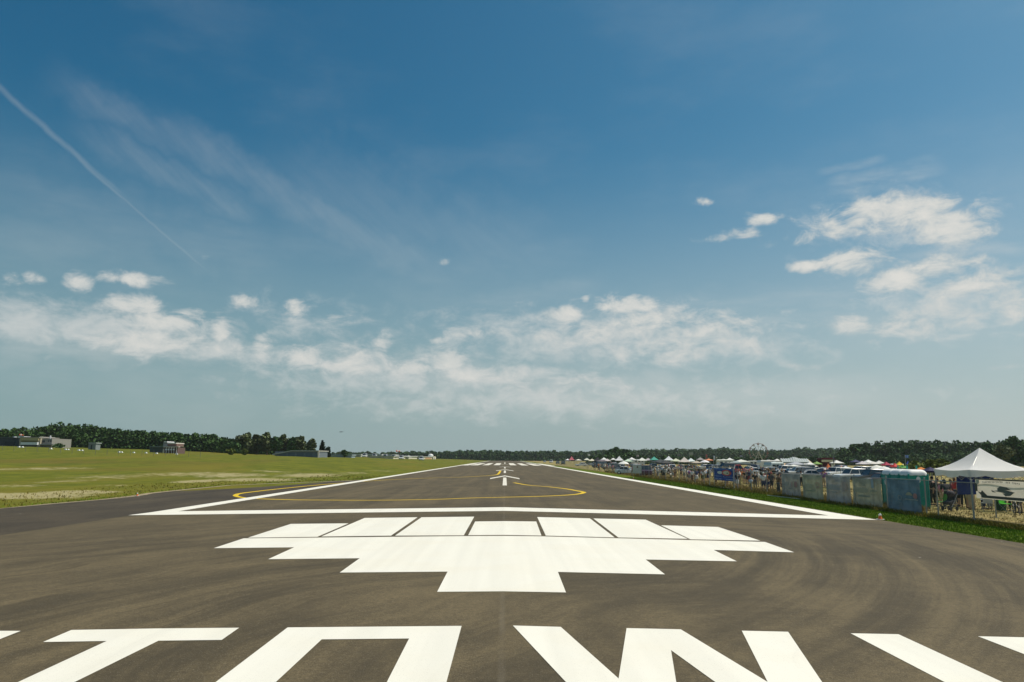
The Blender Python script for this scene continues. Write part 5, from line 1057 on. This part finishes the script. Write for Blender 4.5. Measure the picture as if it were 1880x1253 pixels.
mid = [(1203, 877, 'walk', 'tan', 'shorts', 'tan', 'hair', 'brown'), (1208, 878, 'walk', 'white', 'trousers', 'grey', 'cap', 'white'), (1221, 869, 'stand', 'grey', 'shorts', 'dark grey', 'hair', 'grey'), (1229, 872, 'stand', 'pale blue', 'shorts', 'grey', 'cap', 'white'), (1233, 869, 'stand', 'black', 'trousers', 'black', 'hair', 'black'),
 (1241, 876, 'walk', 'tan', 'shorts', 'black', 'hair', 'blond'), (1246, 870, 'stand', 'white', 'shorts', 'tan', 'sun_hat', 'tan'), (1250.5, 877, 'camera', 'dark blue', 'shorts', 'brown', 'hair', 'black'), (1256.5, 878, 'stand', 'olive', 'trousers', 'white', 'cap', 'olive'), (1266, 871, 'stand', 'pink', 'shorts', 'black', 'sun_hat', 'white'),
 (1271, 872, 'hip', 'black', 'trousers', 'black', 'hair', 'brown'), (1277.5, 875, 'stand', 'olive', 'trousers', 'dark grey', 'cap', 'tan'), (1293.5, 869, 'stand', 'white', 'shorts', 'dark blue', 'hair', 'grey'), (1299, 865, 'stand', 'maroon', 'shorts', 'tan', 'hair', 'brown'), (1304, 879, 'stand', 'white', 'shorts', 'grey', 'sun_hat', 'white'),
 (1357, 889, 'stand', 'brown', 'trousers', 'tan', 'hair', 'brown'), (1362, 888, 'walk', 'orange', 'shorts', 'tan', 'hair', 'blond'), (1368, 888, 'bend', 'black', 'shorts', 'grey', 'cap', 'black'), (1372.5, 889, 'stand', 'grey', 'shorts', 'black', 'hair', 'blond'), (1376, 890, 'camera', 'dark blue', 'shorts', 'maroon', 'cap', 'red'), (1380, 888, 'stand', 'grey', 'shorts', 'tan', 'sun_hat', 'tan'),
 (1395, 889, 'stand', 'white', 'shorts', 'grey', 'hair', 'brown'), (1399, 888, 'stand', 'black', 'trousers', 'dark blue', 'long_hair', 'black'), (1405, 884, 'hip', 'dark grey', 'shorts', 'pink', 'hair', 'grey'), (1412, 887, 'walk', 'brown', 'shorts', 'brown', 'hair', 'black'), (1418, 883, 'stand', 'tan', 'shorts', 'olive', 'sun_hat', 'grey'), (1422, 885, 'stand', 'black', 'shorts', 'tan', 'cap', 'tan'),
 (1429, 878, 'stand', 'white', 'trousers', 'dark grey', 'hair', 'grey'), (1433, 882, 'walk', 'grey', 'trousers', 'black', 'hair', 'brown'), (1471.5, 893, 'stand', 'white', 'trousers', 'black', 'hair', 'black'), (1513, 896, 'stand', 'purple', 'shorts', 'tan', 'cap', 'dark blue'), (1515.5, 893, 'stand', 'maroon', 'shorts', 'white', 'hair', 'brown'), (1622, 900, 'stand', 'black', 'trousers', 'black', 'hair', 'black')]
def zone(px):
    for lim, w in ((1062, 'near the rosy red tent'), (1090, 'below the cream canopies'), (1112, 'below the tall black tent'), (1132, 'left of tall white tent'), (1150, 'before the tall white tent'), (1166, 'left of white hanging banner'), (1196, 'by the dark red truck'), (1214, 'below the teal canopy'), (1236, 'below the white pointed tent'), (1262, 'before the broad beige tent'), (1284, 'by the black off-roader'), (1308, 'left of the blue banner'), (1354, 'behind the blue banner'), (1386, 'right of the blue banner'), (1408, 'below the Ferris wheel'), (1436, 'left of the first screen'), (1500, 'by the first two screens'), (1560, 'by the orange shelter'), (9999, 'beside the portable toilets')):
        if px < lim: return w
for px, py, k, sh, lg, lc_, hd, hc_ in mid:
    x, y = at_foot(px, py); 
    P(max(x, 22.6), y, R(rng.uniform(0, 360)), k, sh, lg, lc_, hd, hc_, zone(px), .72 if (px, py) in ((1395, 889), (1304, 879)) else rng.uniform(.94, 1.04), skin=rng.random() < .15, group='visitors on the showground')
seen = {(a[2], a[3], a[4], a[5], a[6], a[7]) for a in PEOPLE}
cn = list(CLO); wts = np.array([17, 8, 5, 4, 6, 5, 2.5, 3, 2, 1.2, 2, 2, 2, .8, .8, .3, 2, 4]); wts /= wts.sum()
cnt = 0; tries = 0; spots = []
while cnt < 128 and tries < 3000:
    tries += 1
    px = 1050+rng.random()**.8*388; X = 22.9+rng.random()**1.6*22; Y = X/(ray(px, 850).x/ray(px, 850).y)
    if Y > 330: continue
    if any(abs(a-X) < .7 and abs(b_-Y) < 1.2 for a, b_ in spots): continue
    sh = cn[rng.choice(len(cn), p=wts)]; lg = 'shorts' if rng.random() < .6 else 'trousers'; lc_ = ['dark blue', 'black', 'tan', 'grey', 'dark grey', 'white', 'olive', 'brown'][rng.integers(0, 8)]
    hd = ['hair', 'long_hair', 'cap', 'sun_hat'][rng.choice(4, p=[.45, .2, .22, .13])]; hc_ = ['brown', 'black', 'blond', 'grey'][rng.integers(0, 4)] if 'hair' in hd else ['white', 'black', 'red', 'tan', 'dark blue'][rng.integers(0, 5)]
    k = ['stand', 'camera', 'hip', 'walk'][rng.choice(4, p=[.5, .12, .18, .2])]
    P(X, Y, R(rng.uniform(0, 360)), k, sh, lg, lc_, hd, hc_, zone(px), rng.uniform(.90, 1.05) if rng.random() > .12 else rng.uniform(.6, .75), skin=rng.random() < .15, group='visitors on the showground')
    a = PEOPLE[-1]; key = (a[2], a[3], a[4], a[5], a[6], a[7])
    if key in seen:
        for ch in list(a[0].children): bpy.data.objects.remove(ch)
        bpy.data.objects.remove(a[0]); PEOPLE.pop(); continue
    seen.add(key); spots.append((X, Y)); cnt += 1
for o, who, sh, lg, lc_, hd, pose, wh, grp in PEOPLE:
    pp = {'standing': '', 'raising both hands to the eyes': 'hands raised, ', 'with one hand on the hip': 'hand on hip, ', 'walking': 'walking, ', 'bending forward': 'bending, '}[pose]
    ap = f"{sh} shirt and {lc_} {lg}" if sh != lc_ else f"{sh} shirt and {lg}"
    lab = f"{'child' if who != 'person' else 'person'} in {ap}, {hd}, {pp}{wh}"
    while len(lab.split()) > 16 and pp: lab = lab.replace(pp, ''); pp = ''
    if len(lab.split()) > 16: lab = lab.replace(' the ', ' ')
    if len(lab.split()) > 16: lab = lab.replace(' brimmed', '')
    if len(lab.split()) > 16: lab = lab.replace(' peaked', '').replace(' pointed', '').replace('orange shelter', 'shelter')
    if len(lab.split()) > 16: print('LONG', lab)
    tag(o, lab, 'person', grp)
# ---------------------------------------------------------------- buildings and things beyond the left meadow
def zat(px, py, Y): d = ray(px, py); return H+d.z/d.y*Y
def bx(name, px0, px1, y0, y1, Y, dep, m, parent, org, off=0.0, gable=0.0):
    """a block whose front stands at distance Y and spans the given part of the view; real size and depth"""
    x0, x1 = xy(px0, Y)-org.x, xy(px1, Y)-org.x; z1 = zat((px0+px1)/2, y0, Y)-org.z; z0 = (zat((px0+px1)/2, y1, Y)-org.z) if y1 is not None else -.6
    if gable:
        xm = (x0+x1)/2; mb = MB().prism([(x0, z0), (x1, z0), (x1, z1-gable), (xm, z1), (x0, z1-gable)], Y-org.y+off, Y-org.y+off+dep)
    else: mb = MB().box(x0, x1, Y-org.y+off, Y-org.y+off+dep, z0, z1)
    return link(name, mb, m, parent)
def root_at(name, px, Y, label, cat, group=None):
    p = at_depth(px, Y); r = empty(name, p, 0, label, cat, group); return r, p
CON = flat((.27, .26, .235), .85); BEI = flat((.40, .36, .27), .85); TAN = flat((.42, .37, .20), .8); OLV = flat((.17, .15, .05), .8); DBL = flat((.045, .06, .075), .7, var=.3); PLW = flat((.74, .75, .76), .6)
GRYB = flat((.27, .29, .31), .7); WIN = flat((.05, .06, .07), .3)
Y = 268
r, p = root_at('hangar', 12, Y+6, 'dark blue grey hangar at the far left edge below the wood', 'hangar')
bx('wall', -40, 31, 804, None, Y+6, 16, DBL, r, p); bx('roof', -41, 32, 803, 804.2, Y+5.6, 17, flat((.10, .12, .13)), r, p); bx('door', 5, 24, 811, None, Y+5.9, .3, flat((.03, .04, .05)), r, p); bx('roof_vent', 18.5, 21.5, 802, 803.2, Y+8, 1.5, PLW, r, p)
r, p = root_at('terminal_building', 62, Y, 'beige terminal block with a white band, left of the dark wood', 'building')
bx('wall', 31.5, 70, 805, None, Y, 14, BEI, r, p)
f = bx('upper_storey', 33, 66, 803.6, 809, Y-.5, 12, TAN, r, p); bx('parapet', 32, 67, 802.6, 803.8, Y-.6, 12.4, CON, r, p)
bx('window_band', 35, 64.5, 809.4, 811.8, Y-.35, .4, OLV, r, p); bx('white_awning', 34, 64.5, 812.4, 817, Y-1.0, 1.2, PLW, r, p); bx('glass_front', 35, 64, 817.2, None, Y-.3, .35, WIN, r, p)
w = bx('wing', 66, 91.5, 805.5, None, Y+1, 12, CON, r, p); bx('gable', 64, 73, 802.2, 806, Y+1.5, 9, flat((.34, .32, .29)), r, p, gable=.4)
bx('doorway', 72, 78.5, 809, 812.5, Y+.9, .3, WIN, r, p); bx('ramp', 69, 95, 815.6, 817, Y-.4, 1.5, flat((.36, .35, .33)), r, p)
for a in (84, 88): bx('window', a, a+2.4, 809, 811.5, Y+.92, .2, WIN, r, p)
o = link('roof_beacon', MB().tube([(0, 0, 0), (0, 0, .6)], .22, 8).ball((0, 0, .8), .3, 8, 6), PLW, r); o.location = (xy(78.5, Y)-p.x, 3, zat(78.5, 805.5, Y)-p.z)
o = bx('roof_cabin', 28, 39, 801.5, 804.2, Y+3, 4, PLW, r, p)
for px, lab in ((30.5, 'orange red windsock above the beige terminal roof'),):
    xx = xy(px, Y+4); zb = zat(px, 803.5, Y+4); rr = empty('windsock', (xx, Y+4, zb), 0, lab, 'windsock')
    link('pole', MB().tube([(0, 0, -1.2), (0, 0, 1.0)], .05, 6), GALV, rr); link('sock', MB().tube([(0, 0, .95), (.7, .1, .92), (1.3, .15, .8)], [.26, .2, .12], 8), flat((.62, .16, .08)), rr)
    link('white_band', MB().tube([(.45, .06, .94), (.72, .1, .92)], [.235, .215], 8), WH, rr)
r, p = root_at('hut', 166, 262, 'small pale grey hut alone before the middle of the dark wood', 'hut')
bx('wall', 159.5, 173, 814.5, None, 262, 3, flat((.22, .25, .25)), r, p); bx('roof', 159, 173.6, 813, 814.6, 261.7, 3.6, flat((.34, .37, .37)), r, p); bx('door', 164, 166.5, 817, None, 261.9, .2, WIN, r, p)
r, p = root_at('low_hangar', 286, 258, 'low dark green hangar left of the red brown clubhouse', 'hangar')
bx('wall', 273, 297, 821.2, None, 258, 8, flat((.07, .09, .085)), r, p); bx('roof', 272, 298, 819.6, 821.4, 257.6, 9, flat((.17, .21, .18)), r, p)
Y = 250
r, p = root_at('clubhouse', 310, Y, 'red brown two storey clubhouse with white balcony and posts before the wood', 'building')
bx('lower_wall', 300, 324, 822, None, Y, 6, flat((.14, .09, .08)), r, p); bx('balcony', 299, 325.5, 820, 821.4, Y-1.2, 1.4, flat((.46, .42, .36)), r, p)
bx('upper_wall', 305, 322, 814.8, 820, Y, 5.5, flat((.20, .13, .11)), r, p); bx('roof', 306, 321, 813.3, 815.2, Y-.4, 6.3, flat((.72, .68, .62)), r, p)
bx('control_cabin', 297, 305, 814, 820.5, Y, 5, GRYB, r, p); bx('cabin_roof', 297.8, 304, 810.8, 812.6, Y-.3, 5.5, PLW, r, p); bx('cabin_glass', 298.3, 303.5, 812.6, 814, Y-.1, 4.6, WIN, r, p)
for a in (303.5, 308.2, 313, 317.5, 322): bx('post', a-.25, a+.25, 821, None, Y-1.1, .15, PLW, r, p)
for a in (301.5, 306, 310.8, 315.4): bx('white_panel', a, a+3.0, 824.2, 827.2, Y-1.0, .12, PLW, r, p)
Y = 262
r, p = root_at('long_hangar', 545, Y, 'long blue grey hangar with pale roof edge and sloping left end beside pale trees', 'hangar')
bx('wall', 504, 583, 829.5, None, Y, 14, flat((.16, .19, .22), .7, var=.25), r, p)
x0, x1, x2 = xy(500, Y)-p.x, xy(534, Y)-p.x, xy(584, Y)-p.x; za, zb = zat(500, 834, Y)-p.z, zat(545, 827.2, Y)-p.z
link('roof', MB().prism([(x0, za), (x1, zb), (x2, zb), (x2, zb-.35), (x1, zb-.35), (x0, za-.35)], -.5, 15), flat((.40, .40, .36)), r)
bx('end_post', 582, 584.5, 827.5, None, Y-.6, .6, flat((.55, .50, .42)), r, p)
for a in (512, 528, 544, 560): bx('door', a, a+13, 831.5, None, Y-.12, .1, flat((.12, .15, .18)), r, p)
Y = 330
r, p = root_at('low_shed', 618, Y, 'very long low pale blue shed right of the lone conifer', 'shed')
bx('wall', 588, 645, 836.2, None, Y, 8, flat((.30, .37, .42)), r, p); bx('roof', 587, 646, 835.2, 836.4, Y-.4, 9, flat((.42, .50, .54)), r, p)
for px0, px1, yt, Yr, col, lab in [(646, 662, 834.0, 420, (.50, .50, .44), 'pale hangar leftmost in the far airfield row'), (668, 700, 834.2, 440, (.42, .43, .42), 'grey roofed hangar second in the far airfield row'), (672, 716, 837.2, 400, (.66, .60, .48), 'cream hangar wall below the grey roofed one'), (702, 726, 835, 450, (.44, .45, .44), 'grey hangar with small white dormer in the far airfield row'),
                                   (716, 750, 838.6, 410, (.70, .64, .50), 'long cream hangar left of the longest one'), (728, 748, 836.6, 460, (.46, .45, .42), 'grey roofed hangar near the red and white windsock'), (752, 772, 837.2, 455, (.48, .48, .44), 'grey roofed hangar right of the windsock')]:
    r, p = root_at('airfield_hangar', (px0+px1)/2, Yr, lab, 'hangar', 'far airfield hangars')
    bx('wall', px0, px1, yt+1.4, None, Yr, 12, flat(col, .75), r, p); bx('roof', px0-.3, px1+.3, yt, yt+1.6, Yr-.5, 13, flat(tuple(c*.92+.03 for c in (.5, .52, .5)), .6), r, p)
    n = int((px1-px0)/7)
    for k in range(n): bx('door', px0+1+k*7, px0+6+k*7, yt+2.6, None, Yr-.12, .1, flat(tuple(c*.72 for c in col), .7), r, p)
r, p = root_at('airfield_hangar', 770, 390, 'longest cream hangar, brightest and nearest the runway, with brown right part', 'hangar', 'far airfield hangars')
A0 = Vector((xy(722, 372), 372, 0)); A1 = Vector((xy(798, 545), 545, 0)); dv = (A1-A0).normalized(); nv = Vector((-dv.y, dv.x, 0)); L_ = (A1-A0).length
def wallbox(name, a, b_, t0, t1, z0, z1, m_):
    q = [A0+dv*L_*a+nv*t0, A0+dv*L_*b_+nv*t0, A0+dv*L_*b_+nv*t1, A0+dv*L_*a+nv*t1]
    return link(name, MB().add([(v.x-p.x, v.y-p.y, z-p.z) for z in (z0, z1) for v in q], [(0, 3, 2, 1), (4, 5, 6, 7), (0, 1, 5, 4), (1, 2, 6, 5), (2, 3, 7, 6), (3, 0, 4, 7)]), m_, r)
wallbox('wall', 0, .9, 0, 12, 0, 3.15, flat((.78, .72, .56), .7)); wallbox('roof', -.005, .905, -.4, 12.4, 3.16, 3.5, flat((.55, .54, .48), .7)); wallbox('brown_panel', .70, .88, -.12, -.02, 0, 2.9, flat((.55, .33, .18))); wallbox('end_block', .91, 1.0, -.8, 12, 0, 3.6, flat((.74, .68, .50), .7)); wallbox('door', .93, .965, -.95, -.82, 0, 3.1, flat((.36, .37, .36)))
for px, Y, lab in ((675, 398, 'white van before the cream hangar wall'), (692.5, 396, 'white van left of the windsock'), (712, 396, 'white van between the cream hangars'), (727, 388, 'white van beside the longest cream hangar'), (741, 387, 'white van near the windsock'), (777, 386, 'white van on the roof line side of the longest hangar')):
    c = copy_tree(CARS['van']); x = xy(px, Y); c.location = (x, Y-9, terr(x, Y-9)); c.rotation_euler = (0, 0, R(90)); tag(c, lab, 'van', 'vans by the far hangars')
    for ch in c.children:
        if ch.name.split('.')[0] in ('body', 'roof'): override(ch, flat(CPAINT['white'], .3, coat=.5, spec=.5))
o = MB().ball((0, 0, 0), (1.9, 1.9, 1.6), 14, 8); o = link('radome', o, WPL, None, True); o.location = (xy(790.5, 530), 530, 3.9); tag(o, 'white rounded dome on top of the right end of the longest hangar', 'radome')
xx, Y = xy(730.5, 380), 380; zb = terr(xx, Y); zt = zat(730.5, 828.5, Y)-zb; rr = empty('windsock', (xx, Y, zb), 0, 'red and white windsock on a pole above the far hangars', 'windsock')
link('pole', MB().tube([(0, 0, 0), (0, 0, zt+.3)], .08, 6), GALV, rr)
for i, c in enumerate(((.7, .12, .08), (.78, .76, .72), (.7, .12, .08), (.78, .76, .72))): link('sock_band', MB().tube([(-1.0+.62*i, 0, zt-.05*i), (-1.0+.62*(i+1), 0, zt-.05*(i+1))], [.42-.05*i, .37-.05*i], 10), flat(c), rr)
# small white marker boards standing in the meadow
mbk = MB().prism([(-.32, 0), (.32, 0), (.15, .34), (-.15, .34)], -.28, .28).mesh('marker'); gm = 'white markers along the far edge of the meadow'
for i, (px, Y, lab) in enumerate([(31.8, 236, 'white marker below the left corner of the beige terminal'), (38, 236, 'white marker below the white awning of the beige terminal'), (91, 234, 'white marker at the right end of the beige terminal'), (118, 233, 'white marker, left one of the pair right of the terminal'), (122.6, 233, 'white marker, right one of the pair right of the terminal'),
        (142.5, 232, 'white marker, left one of the pair before the hut'), (148.5, 232, 'white marker, right one of the pair before the hut'), (217, 230, 'white marker, left one of the pair between hut and clubhouse'), (221.5, 230, 'white marker, right one of the pair between hut and clubhouse'), (244, 229, 'white marker left of the low green hangar'), (266.5, 228, 'white marker just before the low green hangar'), (286, 228, 'white marker nearest the red brown clubhouse'), (323, 227, 'white marker at the right corner of the clubhouse')]):
    x = xy(px, Y); r = empty('meadow_marker', (x, Y, terr(x, Y)), 0, lab, 'marker', gm); link('board', mbk, WPL if i == 0 else [], r); link('foot', MB().box(-.5, .5, -.45, .45, -.05, .03), flat((.5, .5, .46)), r)
# wire fence crossing the meadow
wf = empty('wire_fence', (xy(60, 150), 150, terr(xy(60, 150), 150)), 0, 'thin grey wire fence crossing the left meadow below the buildings', 'fence')
pts = []
for i in range(19):
    px = -20+i*21.5; Y = 205-i*.6; x = xy(px, Y); pts.append(Vector((x, Y, terr(x, Y)))-wf.location)
for q in pts: link('post', MB().tube([(0, 0, -.1), (0, 0, 1.35)], .045, 5), flat((.20, .19, .17)), wf).location = q
for z in (.5, .9, 1.28): link('wire', MB().tube([q+Vector((0, 0, z)) for q in pts], .008, 4), GALV, wf)
# ---------------------------------------------------------------- things under the white canopy
def ground_at(px, py): x, y = at_foot(px, py); return x, y
def chair(px, py, rz, col, label):
    x, y = ground_at(px, py); r = empty('folding_chair', (max(x, 22.5), y, GZ), R(rz), label, 'chair', 'chairs under the canopy'); m = flat(col, .6)
    link('seat', MB().box(-.24, .24, -.22, .22, .42, .46), m, r); link('backrest', MB().prism([(.20, .46), (.24, .46), (.34, .92), (.30, .92)], -.24, .24, axis='x'), m, r)
    for s in (-1, 1):
        for a, b_ in ((-.22, .24), (.24, -.24)): link('leg', MB().tube([(s*.25, a, 0), (s*.25, b_, .46)], .015, 5), GALV, r)
    for s in (-1, 1): link('armrest', MB().box(s*.27-.03, s*.27+.03, -.22, .24, .62, .65), m, r)
chair(1848, 940, 20, (.10, .55, .03), 'bright green folding chair below the aeroplane banner'); chair(1732, 936, 200, (.05, .28, .04), 'dark green folding chair between the people in black'); chair(1813, 938, 160, (.60, .60, .62), 'pale grey folding chair below the left part of the aeroplane banner')
x, y = ground_at(1838, 938); r = empty('waste_bin', (x, y, GZ), 0, 'dark green round bin left of the bright green chair', 'bin'); link('drum', MB().tube([(0, 0, 0), (0, 0, .45), (0, 0, .85)], [.26, .30, .31], 14), flat((.012, .07, .025), .5), r); link('rim', MB().tube([(0, 0, .84), (0, 0, .89)], .335, 14), flat((.02, .10, .035), .5), r)
x, y = ground_at(1744, 938); r = empty('pushchair', (max(x, 22.5), y, GZ), R(30), 'dark pushchair standing in front of the bending person in black', 'pushchair')
link('seat_shell', MB().prism([(-.3, .35), (.3, .45), (.42, .98), (.34, 1.0), (.15, .6), (-.3, .5)], -.22, .22), flat((.03, .03, .035)), r); link('hood', MB().ball((.22, 0, .95), (.26, .23, .20), 10, 6), flat((.05, .04, .05)), r)
for sx_ in (-.3, .32):
    for sy_ in (-.24, .24): link('wheel', MB().tube([(sx_, sy_-.02, .13), (sx_, sy_+.02, .13)], .13, 12), BLK, r)
link('frame', MB().tube([(-.3, -.24, .13), (.1, -.24, .5), (.55, -.24, 1.05), (.55, .24, 1.05), (.1, .24, .5), (-.3, .24, .13)], .014, 5), GALV, r)
def bicycle(px, py, rz, label):
    x, y = ground_at(px, py); r = empty('bicycle', (max(x, 22.45), y, GZ), R(rz), label, 'bicycle'); fm = flat((.03, .03, .035), .4)
    for xx in (-.52, .52):
        w_ = MB(); K = 24; w_.tube([(xx+.33*math.cos(2*math.pi*k/K), 0, .34+.33*math.sin(2*math.pi*k/K)) for k in range(K+1)], .024, 6, caps=False); wh = link('wheel', w_, BLK, r)
        sp = MB(); [sp.tube([(xx, 0, .34), (xx+.32*math.cos(a), 0, .34+.32*math.sin(a))], .003, 3) for a in np.arange(0, 6.28, .523)]; link('spokes', sp, CHR, wh)
    link('frame', MB().tube([(-.52, 0, .34), (-.12, 0, .32), (.36, 0, .72), (-.2, 0, .78), (-.12, 0, .32)], .02, 6).tube([(-.52, 0, .34), (-.2, 0, .78)], .014, 5).tube([(.36, 0, .86), (.52, 0, .34)], .018, 6), fm, r)
    link('saddle', MB().ball((-.22, 0, .90), (.13, .07, .035), 8, 5), BLK, r); link('seat_post', MB().tube([(-.2, 0, .76), (-.22, 0, .88)], .014, 6), GALV, r); link('handlebar', MB().tube([(.30, -.28, 1.0), (.34, 0, .98), (.30, .28, 1.0)], .014, 6), fm, r)
    link('pedal', MB().box(-.2, -.04, -.12, -.08, .18, .21).box(-.2, -.04, .08, .12, .42, .45), BLK, r)
bicycle(1868, 944, 70, 'black bicycle leaning at the fence beneath the right end of the aeroplane banner')
x0, y0 = ground_at(1795, 945.5); x1, y1 = ground_at(1840, 949); o = link('timber_rail', MB().tube([(22.3, yat(1795, 22.3), GZ+.16), (22.3, yat(1876, 22.3), GZ+.16)], .045, 6), flat((.50, .38, .16))); tag(o, 'long pale timber rail lying in the grass below the aeroplane banner', 'timber rail')
X = 20.9; o = link('fallen_pole', MB().tube([(X, yat(1408, X), GZ+.06), (X+.5, yat(1455, X), GZ+.06)], .04, 6), flat((.42, .42, .30))); tag(o, 'pale pole lying in the grass left of the first mesh screen', 'pole')
# small aeroplane far away in the sky
d = ray(626.5, 793.5); q = Vector((0, 0, H))+d*1300; r = empty('aeroplane', q, R(25), 'tiny dark aeroplane low in the sky above the left meadow', 'aeroplane'); dk = flat((.06, .06, .07))
link('fuselage', MB().tube([(-3.4, 0, 0), (-2.6, 0, 0), (0, 0, .1), (3.2, 0, .25)], [.15, .5, .55, .12], 8), dk, r); link('wing', MB().box(-1.2, .2, -5, 5, .45, .58), dk, r); link('tailplane', MB().box(2.6, 3.3, -1.5, 1.5, .3, .38), dk, r); link('fin', MB().prism([(2.5, .3), (3.4, .3), (3.4, 1.4), (3.0, 1.4)], -.05, .05), dk, r)
for ob in list(bpy.data.objects):
    if ob.name.startswith('printed_mark'): pass
# ---------------------------------------------------------------- haze
hz = bpy.data.materials.new('haze_air'); hz.use_nodes = True; t = hz.node_tree; t.nodes.clear()
pv = nd(t, 'ShaderNodeVolumePrincipled'); pv.inputs['Color'].default_value = (.86, .92, .95, 1); pv.inputs['Density'].default_value = .00008; pv.inputs['Anisotropy'].default_value = .2
nd(t, 'ShaderNodeOutputMaterial', ins={1: pv.outputs[0]})
if 1:
    o = link('haze', MB().box(-1500, 1500, -80, 1400, -1.5, 140), hz); tag(o, 'thin pale summer haze over the airfield', 'haze', kind='stuff')
